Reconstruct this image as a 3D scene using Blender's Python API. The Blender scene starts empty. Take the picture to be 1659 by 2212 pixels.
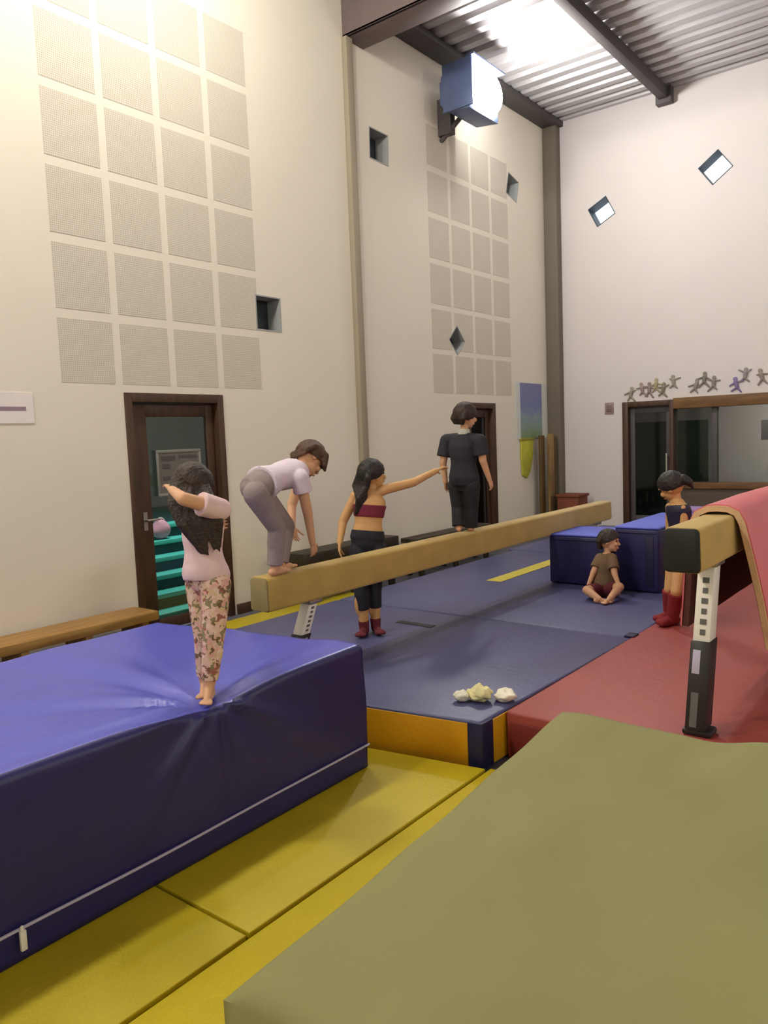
# Gymnastics hall: children on a balance beam, crash mats, far wall with doors and windows.
# World: X runs along the left wall away from the camera, Y towards the left wall, Z up, metres.
import bpy, bmesh, math, random
from mathutils import Vector, Matrix, noise
random.seed(7)
scene = bpy.context.scene
COL = scene.collection
PI = math.pi

# ------------------------------------------------------------------ materials
def lin(c):
    c /= 255.0
    return c / 12.92 if c <= 0.04045 else ((c + 0.055) / 1.055) ** 2.4
def rgb(r, g, b): return (lin(r), lin(g), lin(b), 1.0)

def mat(name, col, rough=0.6, var=0.06, scale=6.0, bump=0.0, bscale=40.0, spec=0.4, metal=0.0, sheen=0.0):
    m = bpy.data.materials.new(name); m.use_nodes = True
    nt = m.node_tree; b = nt.nodes['Principled BSDF']
    b.inputs['Roughness'].default_value = rough
    b.inputs['Metallic'].default_value = metal
    b.inputs['Specular IOR Level'].default_value = spec
    if sheen: b.inputs['Sheen Weight'].default_value = sheen
    tc = nt.nodes.new('ShaderNodeTexCoord')
    n = nt.nodes.new('ShaderNodeTexNoise'); n.inputs['Scale'].default_value = scale; n.inputs['Detail'].default_value = 4
    nt.links.new(tc.outputs['Object'], n.inputs['Vector'])
    r = nt.nodes.new('ShaderNodeValToRGB')
    r.color_ramp.elements[0].position = .3; r.color_ramp.elements[1].position = .7
    r.color_ramp.elements[0].color = tuple(c * (1 - var) for c in col[:3]) + (1,)
    r.color_ramp.elements[1].color = tuple(min(1, c * (1 + var)) for c in col[:3]) + (1,)
    nt.links.new(n.outputs['Fac'], r.inputs['Fac'])
    nt.links.new(r.outputs['Color'], b.inputs['Base Color'])
    if bump:
        n2 = nt.nodes.new('ShaderNodeTexNoise'); n2.inputs['Scale'].default_value = bscale; n2.inputs['Detail'].default_value = 3
        nt.links.new(tc.outputs['Object'], n2.inputs['Vector'])
        bp = nt.nodes.new('ShaderNodeBump'); bp.inputs['Strength'].default_value = bump; bp.inputs['Distance'].default_value = .02
        nt.links.new(n2.outputs['Fac'], bp.inputs['Height']); nt.links.new(bp.outputs['Normal'], b.inputs['Normal'])
    return m

def mat_wood(name, c1, c2, rough=.5, scale=3.0, stretch=(1, 12, 12)):
    m = mat(name, c1, rough); nt = m.node_tree; b = nt.nodes['Principled BSDF']
    tc = nt.nodes.new('ShaderNodeTexCoord'); mp = nt.nodes.new('ShaderNodeMapping'); mp.inputs['Scale'].default_value = stretch
    n = nt.nodes.new('ShaderNodeTexNoise'); n.inputs['Scale'].default_value = scale; n.inputs['Detail'].default_value = 6
    r = nt.nodes.new('ShaderNodeValToRGB'); r.color_ramp.elements[0].color = c1; r.color_ramp.elements[1].color = c2
    r.color_ramp.elements[0].position = .35; r.color_ramp.elements[1].position = .65
    nt.links.new(tc.outputs['Object'], mp.inputs['Vector']); nt.links.new(mp.outputs['Vector'], n.inputs['Vector'])
    nt.links.new(n.outputs['Fac'], r.inputs['Fac']); nt.links.new(r.outputs['Color'], b.inputs['Base Color'])
    return m

def mat_print(name, base, cols, scale=22.0, rough=.8):
    """cotton with a small scattered print: cells of several colours on a base"""
    m = mat(name, base, rough); nt = m.node_tree; b = nt.nodes['Principled BSDF']
    tc = nt.nodes.new('ShaderNodeTexCoord')
    dn = nt.nodes.new('ShaderNodeTexNoise'); dn.inputs['Scale'].default_value = scale * .8
    mx = nt.nodes.new('ShaderNodeMixRGB'); mx.blend_type = 'ADD'; mx.inputs['Fac'].default_value = .05
    v = nt.nodes.new('ShaderNodeTexVoronoi'); v.inputs['Scale'].default_value = scale
    nt.links.new(tc.outputs['Object'], dn.inputs['Vector'])
    nt.links.new(tc.outputs['Object'], mx.inputs['Color1']); nt.links.new(dn.outputs['Color'], mx.inputs['Color2'])
    nt.links.new(mx.outputs['Color'], v.inputs['Vector'])
    sep = nt.nodes.new('ShaderNodeSeparateColor'); nt.links.new(v.outputs['Color'], sep.inputs['Color'])
    r = nt.nodes.new('ShaderNodeValToRGB'); r.color_ramp.interpolation = 'CONSTANT'
    el = r.color_ramp.elements; allc = [base] + cols
    el[0].position = 0; el[0].color = allc[0]; el[1].position = 1 / len(allc); el[1].color = allc[1]
    for i in range(2, len(allc)):
        e = el.new(i / len(allc)); e.color = allc[i]
    nt.links.new(sep.outputs['Red'], r.inputs['Fac']); nt.links.new(r.outputs['Color'], b.inputs['Base Color'])
    return m

def mat_perf(name, col, hole, pitch=.024, rad=.007):
    """painted board pierced with a regular grid of small holes"""
    m = mat(name, col, .8, .02); nt = m.node_tree; b = nt.nodes['Principled BSDF']
    src = b.inputs['Base Color'].links[0].from_socket
    tc = nt.nodes.new('ShaderNodeTexCoord'); sx = nt.nodes.new('ShaderNodeSeparateXYZ'); nt.links.new(tc.outputs['Object'], sx.inputs['Vector'])
    def mth(op, a, bv=None):
        n = nt.nodes.new('ShaderNodeMath'); n.operation = op
        if hasattr(a, 'is_linked'): nt.links.new(a, n.inputs[0])
        else: n.inputs[0].default_value = a
        if bv is not None:
            if hasattr(bv, 'is_linked'): nt.links.new(bv, n.inputs[1])
            else: n.inputs[1].default_value = bv
        return n.outputs[0]
    def cell(s): return mth('SUBTRACT', mth('FRACT', mth('DIVIDE', s, pitch)), .5)
    x, z = cell(sx.outputs['X']), cell(sx.outputs['Z'])
    d = mth('SQRT', mth('ADD', mth('MULTIPLY', x, x), mth('MULTIPLY', z, z)))
    h = mth('LESS_THAN', d, rad / pitch)
    mx = nt.nodes.new('ShaderNodeMixRGB'); nt.links.new(h, mx.inputs['Fac']); nt.links.new(src, mx.inputs['Color1']); mx.inputs['Color2'].default_value = hole
    nt.links.new(mx.outputs['Color'], b.inputs['Base Color'])
    return m

def mat_emit(name, col, s):
    m = bpy.data.materials.new(name); m.use_nodes = True; b = m.node_tree.nodes['Principled BSDF']
    b.inputs['Base Color'].default_value = col
    b.inputs['Emission Color'].default_value = col; b.inputs['Emission Strength'].default_value = s
    return m

def mat_glass(name, tint, alpha_mix=.82):
    """window glass: mostly see-through with a glossy film"""
    m = bpy.data.materials.new(name); m.use_nodes = True; nt = m.node_tree
    for n in list(nt.nodes): nt.nodes.remove(n)
    out = nt.nodes.new('ShaderNodeOutputMaterial'); t = nt.nodes.new('ShaderNodeBsdfTransparent'); g = nt.nodes.new('ShaderNodeBsdfGlossy')
    t.inputs['Color'].default_value = tint; g.inputs['Roughness'].default_value = .04
    mx = nt.nodes.new('ShaderNodeMixShader'); fr = nt.nodes.new('ShaderNodeFresnel'); fr.inputs['IOR'].default_value = 1.45
    nt.links.new(fr.outputs['Fac'], mx.inputs['Fac']); nt.links.new(t.outputs['BSDF'], mx.inputs[1]); nt.links.new(g.outputs['BSDF'], mx.inputs[2])
    nt.links.new(mx.outputs['Shader'], out.inputs['Surface'])
    return m

M = dict(
    wall=mat('cream_wall_paint', rgb(228, 221, 206), .85, .015, 1.2, .05, 60, spec=.2),
    wallback=mat('white_wall_paint', rgb(216, 210, 208), .85, .015, 1.2, .05, 60, spec=.2),
    perf=mat_perf('perforated_board', rgb(212, 205, 190), rgb(176, 168, 152), .0165, .0048),
    trunk=mat('shaded_beige_strip', rgb(158, 148, 128), .8, .02, 3),  # pilaster tone with its shade mixed in
    reveal_d=mat('dark_blue_reveal', rgb(44, 58, 70), .6, .06, 6),
    ceil=mat('galvanised_sheet', rgb(184, 182, 184), .42, .05, 2.0, spec=.5, metal=.35),
    steel=mat('painted_steel', rgb(112, 98, 98), .6, .05, 3),
    steel_d=mat('dark_steel', rgb(78, 74, 74), .6, .05, 3),
    column=mat('corner_shade_tone', rgb(112, 104, 92), .7, .04, 3),  # dark tone of the corner shade strip
    floor=mat('floor_vinyl', rgb(92, 92, 98), .6, .05, 3),
    yellow=mat('yellow_vinyl', rgb(188, 168, 22), .5, .06, 2.5, .12, 90),
    yellow_side=mat('yellow_mat_side', rgb(206, 150, 16), .5, .06, 3, .1, 60),
    seam=mat('mat_seam', rgb(70, 56, 14), .8),
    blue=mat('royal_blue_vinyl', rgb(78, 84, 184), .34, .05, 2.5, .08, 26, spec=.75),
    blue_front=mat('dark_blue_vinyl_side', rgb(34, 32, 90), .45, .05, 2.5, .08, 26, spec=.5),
    piping=mat('pale_piping', rgb(176, 172, 196), .6),
    navy=mat('navy_vinyl', rgb(78, 80, 120), .42, .14, 1.1, .1, 30),
    navy_d=mat('dark_navy_vinyl', rgb(30, 30, 66), .5, .08, 3, .08, 30),
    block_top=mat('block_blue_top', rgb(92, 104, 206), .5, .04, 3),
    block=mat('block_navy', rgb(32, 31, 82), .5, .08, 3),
    red=mat('red_mat_vinyl', rgb(148, 68, 61), .5, .07, 1.6, .1, 30),
    red_d=mat('dark_red_vinyl', rgb(110, 36, 30), .6, .07, 3),
    pink=mat('pink_red_vinyl', rgb(208, 108, 116), .5, .08, 2.5, .1, 20),
    foam=mat('cream_foam', rgb(208, 172, 132), .9, .1, 14, .3, 90),
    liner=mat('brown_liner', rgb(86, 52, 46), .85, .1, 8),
    green=mat('olive_green_canvas', rgb(132, 130, 82), .75, .07, 1.6, .25, 9),
    green_side=mat('olive_green_canvas_side', rgb(130, 130, 84), .75, .07, 3),
    beam=mat('tan_suede', rgb(180, 152, 82), .8, .1, 5, .1, 70, sheen=.2),
    beam_end=mat('beam_end_cap', rgb(142, 128, 84), .7, .06, 4),
    rubber=mat('black_rubber', rgb(26, 28, 26), .6, .05, 5),
    white=mat('white_enamel', rgb(226, 224, 216), .4, .02, 5),
    black=mat('black_enamel', rgb(38, 34, 34), .45, .05, 5),
    charcoal=mat('charcoal_print', rgb(92, 92, 90), .7),
    bench=mat_wood('bench_pine', rgb(170, 132, 72), rgb(142, 104, 52), .5, 2.5, (1, 10, 10)),
    bench_d=mat_wood('bench_dark_wood', rgb(58, 48, 32), rgb(38, 32, 22), .55, 2.5, (1, 10, 10)),
    door=mat_wood('dark_brown_door_wood', rgb(80, 54, 38), rgb(60, 42, 28), .5, 2, (8, 8, 1)),
    lintel=mat_wood('brown_lintel_wood', rgb(124, 90, 52), rgb(98, 70, 42), .55, 2, (8, 1, 8)),
    plank=mat_wood('plank_wood', rgb(148, 120, 70), rgb(110, 84, 48), .6, 2, (8, 8, 1)),
    plank_d=mat_wood('dark_plank_wood', rgb(98, 74, 36), rgb(70, 52, 26), .6, 2, (8, 8, 1)),
    redbox=mat('red_brown_box', rgb(120, 64, 42), .7, .08, 6),
    glass=mat_glass('clear_glass', (.72, .78, .76, 1)),
    glass_d=mat_glass('smoked_glass', (.5, .56, .55, 1)),
    reveal=mat('slate_reveal', rgb(160, 164, 162), .6, .06, 6),
    pane_grey=mat('grey_pane', rgb(150, 158, 160), .25, .05, 8, spec=.6),
    teal=mat('teal_stair_vinyl', rgb(90, 190, 178), .5, .06, 4),
    teal_d=mat('dark_teal_riser', rgb(24, 62, 66), .6, .06, 4),
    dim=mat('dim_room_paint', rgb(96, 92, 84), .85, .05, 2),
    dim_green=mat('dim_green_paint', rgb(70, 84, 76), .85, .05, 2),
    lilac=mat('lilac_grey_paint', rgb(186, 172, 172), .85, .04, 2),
    chrome=mat('brushed_steel', rgb(170, 168, 162), .35, .03, 6, metal=.8),
    lamp_body=mat('blue_grey_lamp_metal', rgb(96, 112, 150), .4, .05, 5, metal=.3),
    cream_cloth=mat('cream_cloth', rgb(232, 226, 170), .9, .06, 12, .3, 60),
    white_cloth=mat('white_cloth', rgb(238, 234, 214), .9, .05, 12, .3, 60),
    spandrel=mat('dark_panelling', rgb(84, 74, 64), .7, .08, 4),
    purple=mat('lavender_foam', rgb(142, 116, 168), .7, .06, 6),
    paper=mat('white_paper', rgb(232, 224, 222), .85, .02, 8),
    ink=mat('mauve_ink', rgb(150, 128, 140), .85, .05, 8),
    skin=mat('child_skin', rgb(206, 160, 124), .55, .05, 10, spec=.35),
    skin_tan=mat('tan_child_skin', rgb(196, 152, 100), .55, .05, 10, spec=.35),
    hair_black=mat('black_hair', rgb(30, 24, 22), .5, .25, 30, .4, 90),
    hair_brown=mat('brown_hair', rgb(74, 50, 32), .55, .25, 30, .4, 90),
    hair_dark=mat('dark_brown_hair', rgb(42, 30, 20), .55, .25, 30, .4, 90),
    eye=mat('dark_eye', rgb(40, 30, 26), .2, .02),
    lips=mat('lip_skin', rgb(178, 106, 94), .5, .04),
    tee_lilac=mat('pale_lilac_jersey', rgb(214, 200, 212), .85, .04, 6, .15, 30),
    tee_pink=mat('pale_pink_jersey', rgb(214, 186, 188), .85, .08, 6, .15, 30),
    grey_leg=mat('heather_grey_jersey', rgb(142, 128, 128), .85, .1, 10, .15, 30),
    tee_black=mat('black_jersey', rgb(38, 38, 46), .85, .08, 6, .15, 30),
    trouser_black=mat('black_trouser_cotton', rgb(36, 36, 40), .85, .08, 6, .15, 30),
    maroon=mat('maroon_jersey', rgb(112, 32, 56), .8, .06, 6),
    maroon_d=mat('dark_maroon_sock', rgb(96, 34, 46), .85, .08, 6),
    short_black=mat('black_shorts_jersey', rgb(28, 28, 38), .8, .08, 6),
    olive_top=mat('olive_brown_jersey', rgb(112, 90, 66), .85, .08, 6),
    navy_leo=mat('navy_leotard', rgb(30, 26, 52), .6, .06, 6),
    red_sock=mat('dark_red_sock', rgb(128, 34, 38), .85, .08, 6),
    collar=mat('pale_collar', rgb(186, 186, 176), .85, .05, 6),
    floral=mat_print('floral_print_cotton', rgb(206, 172, 158), [rgb(112, 88, 66), rgb(210, 160, 152), rgb(132, 124, 92), rgb(214, 190, 174), rgb(150, 96, 86), rgb(204, 176, 140), rgb(216, 184, 170)], 56),
)

# ------------------------------------------------------------------ mesh helpers
class Geo:
    """collects shapes that are welded into ONE mesh object"""
    def __init__(s): s.v, s.f, s.mi = [], [], []
    def add(s, vs, fs, mi=0):
        o = len(s.v); s.v += [Vector(v) for v in vs]; s.f += [[i + o for i in f] for f in fs]; s.mi += [mi] * len(fs)
        return s
    def box(s, x0, x1, y0, y1, z0, z1, mi=0):
        vs = [(x, y, z) for x in (x0, x1) for y in (y0, y1) for z in (z0, z1)]
        return s.add(vs, [(0, 1, 3, 2), (4, 6, 7, 5), (0, 4, 5, 1), (2, 3, 7, 6), (0, 2, 6, 4), (1, 5, 7, 3)], mi)
    def tube(s, p0, p1, r0, r1, c0='s', c1='s', n=14, mi=0):
        """tapered limb from p0 to p1; 's' = round end, 'f' = flat end"""
        p0, p1 = Vector(p0), Vector(p1); d = p1 - p0
        if d.length < 1e-6: d = Vector((0, 0, 1e-4))
        w = d.normalized(); u = w.orthogonal().normalized(); t = w.cross(u)
        rings = []
        if c0 == 's':
            for a in (80, 60, 40, 20): rings.append((p0 - w * r0 * math.sin(math.radians(a)), r0 * math.cos(math.radians(a))))
        rings.append((p0, r0)); rings.append((p1, r1))
        if c1 == 's':
            for a in (20, 40, 60, 80): rings.append((p1 + w * r1 * math.sin(math.radians(a)), r1 * math.cos(math.radians(a))))
        return s.rings([[c + (u * math.cos(2 * PI * k / n) + t * math.sin(2 * PI * k / n)) * r for k in range(n)] for c, r in rings], mi)
    def rings(s, R, mi=0):
        n = len(R[0]); vs = [v for r in R for v in r]; fs = []
        for i in range(len(R) - 1):
            for k in range(n):
                a, b = i * n + k, i * n + (k + 1) % n
                fs.append((a, b, b + n, a + n))
        fs.append(list(range(n))[::-1]); fs.append([(len(R) - 1) * n + k for k in range(n)])
        return s.add(vs, fs, mi)
    def ell(s, c, ax, ay, az, n=20, m=12, mi=0):
        """ellipsoid with three axis vectors"""
        c, ax, ay, az = Vector(c), Vector(ax), Vector(ay), Vector(az); R = []
        for i in range(m + 1):
            th = PI * (i + .15) / (m + .3)
            R.append([c + az * math.cos(th) + (ax * math.cos(2 * PI * k / n) + ay * math.sin(2 * PI * k / n)) * math.sin(th) for k in range(n)])
        return s.rings(R, mi)
    def prism(s, pts, axis, a0, a1, mi=0):
        """extrude a 2-D outline along an axis ('x','y','z')"""
        def mk(p, a):
            if axis == 'x': return (a, p[0], p[1])
            if axis == 'y': return (p[0], a, p[1])
            return (p[0], p[1], a)
        n = len(pts); vs = [mk(p, a0) for p in pts] + [mk(p, a1) for p in pts]
        fs = [tuple(range(n)), tuple(range(2 * n - 1, n - 1, -1))] + [(i, i + n, (i + 1) % n + n, (i + 1) % n) for i in range(n)]
        return s.add(vs, fs, mi)
    def mesh(s, name):
        me = bpy.data.meshes.new(name); me.from_pydata([tuple(v) for v in s.v], [], s.f)
        for p, i in zip(me.polygons, s.mi): p.material_index = i
        bm = bmesh.new(); bm.from_mesh(me); bmesh.ops.recalc_face_normals(bm, faces=bm.faces); bm.to_mesh(me); bm.free()
        me.update(); return me

def link(o, parent=None):
    COL.objects.link(o)
    if parent is not None:
        o.parent = parent; o.matrix_parent_inverse = parent.matrix_world.inverted()
    return o

def bake(o):
    """apply the object's modifiers"""
    bpy.context.view_layer.update()
    dg = bpy.context.evaluated_depsgraph_get(); me = bpy.data.meshes.new_from_object(o.evaluated_get(dg))
    old = o.data; o.modifiers.clear(); o.data = me; me.name = o.name
    if old.users == 0: bpy.data.meshes.remove(old)

def build(name, g, m, parent=None, bevel=0, segs=2, smooth=False, remesh=0, soft=0, subsurf=0):
    ms = m if isinstance(m, (list, tuple)) else [m]
    o = bpy.data.objects.new(name, g.mesh(name))
    for x in ms: o.data.materials.append(x)
    COL.objects.link(o)
    if remesh:
        md = o.modifiers.new('r', 'REMESH'); md.mode = 'VOXEL'; md.voxel_size = remesh; md.use_smooth_shade = True
        if soft:
            sm = o.modifiers.new('s', 'SMOOTH'); sm.factor = .5; sm.iterations = soft
    if bevel:
        bv = o.modifiers.new('b', 'BEVEL'); bv.width = bevel; bv.segments = segs; bv.limit_method = 'ANGLE'; bv.angle_limit = math.radians(35)
    if subsurf:
        ss = o.modifiers.new('u', 'SUBSURF'); ss.levels = ss.render_levels = subsurf
    if remesh or bevel or subsurf: bake(o)
    if remesh and not o.data.materials:
        for x in ms: o.data.materials.append(x)
    if smooth or remesh or subsurf:
        for p in o.data.polygons: p.use_smooth = True
        if not remesh: o.data.set_sharp_from_angle(angle=math.radians(60))
    elif bevel:
        for p in o.data.polygons: p.use_smooth = True
        o.data.set_sharp_from_angle(angle=math.radians(40))
    if parent is not None:
        o.parent = parent; bpy.context.view_layer.update(); o.matrix_parent_inverse = parent.matrix_world.inverted()
    return o

def tag(o, label, cat, group=None, kind=None):
    o['label'] = label; o['category'] = cat
    if group: o['group'] = group
    if kind: o['kind'] = kind
    return o
def empty(name, loc, label, cat, group=None):
    o = bpy.data.objects.new(name, None); o.location = loc; o.empty_display_size = .1; COL.objects.link(o)
    bpy.context.view_layer.update(); return tag(o, label, cat, group)
def struct(name, g, m, parent=None, label=None, cat=None, **k):
    o = build(name, g, m, parent, **k)
    if parent is None:
        o['kind'] = 'structure'
        if label: o['label'] = label
        if cat: o['category'] = cat
    return o
def text_mesh(name, body, size, m, mw, parent, depth=.002, align='CENTER'):
    """raised lettering as real geometry; mw places it (text runs along local X, up is local Y)"""
    c = bpy.data.curves.new(name, 'FONT'); c.body = body; c.size = size; c.extrude = depth; c.align_x = align; c.align_y = 'CENTER'
    t = bpy.data.objects.new(name, c); COL.objects.link(t); bpy.context.view_layer.update()
    dg = bpy.context.evaluated_depsgraph_get(); me = bpy.data.meshes.new_from_object(t.evaluated_get(dg))
    bpy.data.objects.remove(t); me.transform(mw); me.materials.clear(); me.materials.append(m)
    o = bpy.data.objects.new(name, me); COL.objects.link(o); o.parent = parent
    bpy.context.view_layer.update(); o.matrix_parent_inverse = parent.matrix_world.inverted(); return o

EXPOSURE = 0.33
GIRL_LOCKS = [[(1.928, 2.593, 1.513), (1.875, 2.558, 1.423), (1.873, 2.509, 1.343), (1.931, 2.447, 1.27)],
 [(1.931, 2.589, 1.507), (1.887, 2.561, 1.439), (1.878, 2.518, 1.357), (1.921, 2.457, 1.252)],
 [(1.93, 2.589, 1.506), (1.888, 2.554, 1.423), (1.879, 2.518, 1.341), (1.912, 2.468, 1.249)],
 [(1.941, 2.579, 1.532), (1.888, 2.542, 1.437), (1.887, 2.495, 1.338), (1.917, 2.46, 1.236)],
 [(1.935, 2.583, 1.505), (1.895, 2.543, 1.425), (1.895, 2.495, 1.337), (1.921, 2.457, 1.251)],
 [(1.939, 2.582, 1.529), (1.892, 2.527, 1.427), (1.887, 2.5, 1.344), (1.924, 2.453, 1.25)],
 [(1.944, 2.575, 1.522), (1.895, 2.521, 1.425), (1.894, 2.499, 1.334), (1.916, 2.461, 1.235)],
 [(1.951, 2.566, 1.525), (1.907, 2.527, 1.426), (1.895, 2.487, 1.362), (1.921, 2.453, 1.226)],
 [(1.953, 2.56, 1.504), (1.905, 2.513, 1.433), (1.901, 2.476, 1.348), (1.942, 2.43, 1.247)],
 [(1.959, 2.558, 1.537), (1.913, 2.514, 1.417), (1.902, 2.474, 1.353), (1.937, 2.433, 1.221)],
 [(1.958, 2.558, 1.527), (1.91, 2.499, 1.433), (1.913, 2.475, 1.36), (1.927, 2.446, 1.226)],
 [(1.954, 2.559, 1.502), (1.92, 2.502, 1.427), (1.918, 2.464, 1.355), (1.94, 2.428, 1.219)],
 [(1.957, 2.556, 1.504), (1.919, 2.49, 1.439), (1.92, 2.455, 1.337), (1.93, 2.441, 1.224)],
 [(1.969, 2.544, 1.534), (1.921, 2.484, 1.43), (1.918, 2.452, 1.337), (1.938, 2.433, 1.234)],
 [(1.973, 2.538, 1.521), (1.936, 2.492, 1.427), (1.933, 2.443, 1.347), (1.94, 2.431, 1.238)],
 [(1.974, 2.534, 1.502), (1.932, 2.477, 1.424), (1.932, 2.437, 1.351), (1.937, 2.435, 1.244)],
 [(1.972, 2.537, 1.508), (1.936, 2.473, 1.42), (1.942, 2.434, 1.341), (1.957, 2.409, 1.243)],
 [(1.976, 2.532, 1.509), (1.949, 2.479, 1.421), (1.938, 2.432, 1.333), (1.956, 2.411, 1.239)],
 [(1.977, 2.532, 1.512), (1.946, 2.464, 1.427), (1.948, 2.418, 1.341), (1.963, 2.403, 1.248)],
 [(1.986, 2.522, 1.524), (1.951, 2.461, 1.418), (1.954, 2.413, 1.339), (1.969, 2.394, 1.232)],
 [(1.981, 2.525, 1.506), (1.959, 2.461, 1.415), (1.952, 2.411, 1.34), (1.965, 2.4, 1.241)],
 [(1.988, 2.517, 1.512), (1.966, 2.459, 1.426), (1.962, 2.41, 1.336), (1.965, 2.401, 1.244)],
 [(1.99, 2.515, 1.512), (1.968, 2.45, 1.431), (1.968, 2.405, 1.34), (1.952, 2.419, 1.255)],
 [(1.991, 2.515, 1.525), (1.967, 2.439, 1.432), (1.964, 2.402, 1.358), (1.966, 2.402, 1.259)],
 [(1.993, 2.51, 1.503), (1.968, 2.431, 1.437), (1.972, 2.395, 1.35), (1.967, 2.401, 1.269)],
 [(1.995, 2.509, 1.513), (1.972, 2.426, 1.434), (1.977, 2.388, 1.348), (1.972, 2.392, 1.247)]]
JOINTS = {'bent': {'pelvis': (2.977, 3.27, 1.406),
          'neck': (3.344, 3.27, 1.474),
          'head': (3.433, 3.27, 1.548),
          'sh_r': (3.226, 3.165, 1.442),
          'el_r': (3.279, 3.17, 1.239),
          'wr_r': (3.33, 3.19, 1.047),
          'tip_r': (3.389, 3.22, 0.912),
          'sh_l': (3.458, 3.375, 1.445),
          'el_l': (3.39, 3.41, 1.259),
          'wr_l': (3.336, 3.36, 1.143),
          'tip_l': (3.331, 3.34, 1.073),
          'hip_r': (2.924, 3.215, 1.369),
          'kn_r': (3.064, 3.21, 1.166),
          'an_r': (3.047, 3.225, 0.937),
          'toe_r': (3.18, 3.235, 0.882),
          'hip_l': (3.049, 3.325, 1.368),
          'kn_l': (3.245, 3.32, 1.152),
          'an_l': (3.173, 3.31, 0.928),
          'toe_l': (3.307, 3.315, 0.878)},
 'boy': {'pelvis': (5.181, 3.278, 1.28),
         'neck': (5.181, 3.269, 1.659),
         'head': (5.191, 3.254, 1.802),
         'sh_l': (5.181, 3.432, 1.613),
         'el_l': (5.151, 3.454, 1.437),
         'wr_l': (5.161, 3.444, 1.288),
         'tip_l': (5.201, 3.456, 1.203),
         'sh_r': (5.181, 3.128, 1.604),
         'el_r': (5.191, 3.11, 1.449),
         'wr_r': (5.251, 3.092, 1.301),
         'tip_r': (5.281, 3.082, 1.223),
         'hip_l': (5.181, 3.344, 1.258),
         'kn_l': (5.201, 3.354, 1.085),
         'an_l': (5.161, 3.33, 0.919),
         'toe_l': (5.301, 3.416, 0.892),
         'hip_r': (5.181, 3.219, 1.258),
         'kn_r': (5.211, 3.239, 1.083),
         'an_r': (5.221, 3.256, 0.908),
         'toe_r': (5.361, 3.33, 0.877)},
 'helper': {'pelvis': (4.236, 3.517, 0.911),
            'neck': (4.287, 3.509, 1.274),
            'head': (4.308, 3.502, 1.399),
            'sh_r': (4.348, 3.434, 1.284),
            'el_r': (4.581, 3.339, 1.321),
            'wr_r': (4.841, 3.312, 1.391),
            'tip_r': (4.964, 3.291, 1.423),
            'sh_l': (4.218, 3.592, 1.245),
            'el_l': (4.16, 3.671, 1.068),
            'wr_l': (4.093, 3.652, 0.923),
            'tip_l': (4.067, 3.639, 0.834),
            'hip_l': (4.198, 3.558, 0.854),
            'kn_l': (4.146, 3.513, 0.557),
            'an_l': (4.177, 3.528, 0.278),
            'toe_l': (4.063, 3.474, 0.257),
            'hip_r': (4.268, 3.469, 0.856),
            'kn_r': (4.255, 3.487, 0.546),
            'an_r': (4.261, 3.488, 0.285),
            'toe_r': (4.193, 3.393, 0.265)},
 'girl': {'pelvis': (1.993, 2.514, 1.112),
          'neck': (2.011, 2.532, 1.376),
          'head': (1.994, 2.57, 1.483),
          'sh_r': (1.993, 2.404, 1.396),
          'el_r': (1.832, 2.422, 1.451),
          'wr_r': (1.898, 2.577, 1.479),
          'tip_r': (1.95, 2.68, 1.517),
          'sh_l': (2.048, 2.645, 1.361),
          'el_l': (2.096, 2.68, 1.249),
          'wr_l': (2.175, 2.697, 1.269),
          'tip_l': (2.208, 2.69, 1.286),
          'hip_r': (1.988, 2.453, 1.091),
          'kn_r': (1.956, 2.446, 0.889),
          'an_r': (1.938, 2.471, 0.687),
          'toe_r': (1.866, 2.411, 0.654),
          'hip_l': (1.999, 2.568, 1.083),
          'kn_l': (1.977, 2.531, 0.878),
          'an_l': (1.978, 2.548, 0.679),
          'toe_l': (1.909, 2.485, 0.654)},
 'girl2': {'pelvis': (5.572, 1.737, 0.837),
           'neck': (5.588, 1.761, 1.126),
           'head': (5.574, 1.795, 1.232),
           'sh_r': (5.536, 1.706, 1.079),
           'el_r': (5.523, 1.686, 0.944),
           'wr_r': (5.451, 1.68, 0.839),
           'tip_r': (5.414, 1.682, 0.763),
           'sh_l': (5.646, 1.825, 1.073),
           'el_l': (5.659, 1.836, 0.936),
           'wr_l': (5.612, 1.815, 0.827),
           'tip_l': (5.579, 1.798, 0.765),
           'hip_r': (5.542, 1.702, 0.783),
           'kn_r': (5.404, 1.705, 0.509),
           'an_r': (5.465, 1.757, 0.293),
           'toe_r': (5.391, 1.798, 0.27),
           'hip_l': (5.6, 1.772, 0.771),
           'kn_l': (5.518, 1.786, 0.501),
           'an_l': (5.575, 1.812, 0.29),
           'toe_l': (5.486, 1.856, 0.27)},
 'kid': {'pelvis': (6.198, 2.567, 0.324),
         'neck': (6.247, 2.547, 0.6),
         'head': (6.268, 2.538, 0.713),
         'sh_r': (6.191, 2.485, 0.577),
         'el_r': (6.116, 2.432, 0.459),
         'wr_r': (6.088, 2.391, 0.382),
         'tip_r': (6.066, 2.375, 0.311),
         'sh_l': (6.224, 2.603, 0.564),
         'el_l': (6.141, 2.627, 0.456),
         'wr_l': (6.088, 2.647, 0.36),
         'tip_l': (6.041, 2.661, 0.28),
         'hip_r': (6.189, 2.527, 0.305),
         'kn_r': (6.091, 2.384, 0.359),
         'an_r': (5.94, 2.403, 0.293),
         'toe_r': (5.844, 2.426, 0.286),
         'hip_l': (6.155, 2.586, 0.302),
         'kn_l': (5.961, 2.609, 0.335),
         'an_l': (5.902, 2.481, 0.285),
         'toe_l': (5.919, 2.426, 0.276)}}
# ------------------------------------------------------------------ the hall
YW, XB, ZC = 5.75, 11.83, 6.5           # left wall face, far wall face, ceiling
YR, XF = -11.0, -7.0                     # right wall and the wall behind the camera (never in view)

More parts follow.
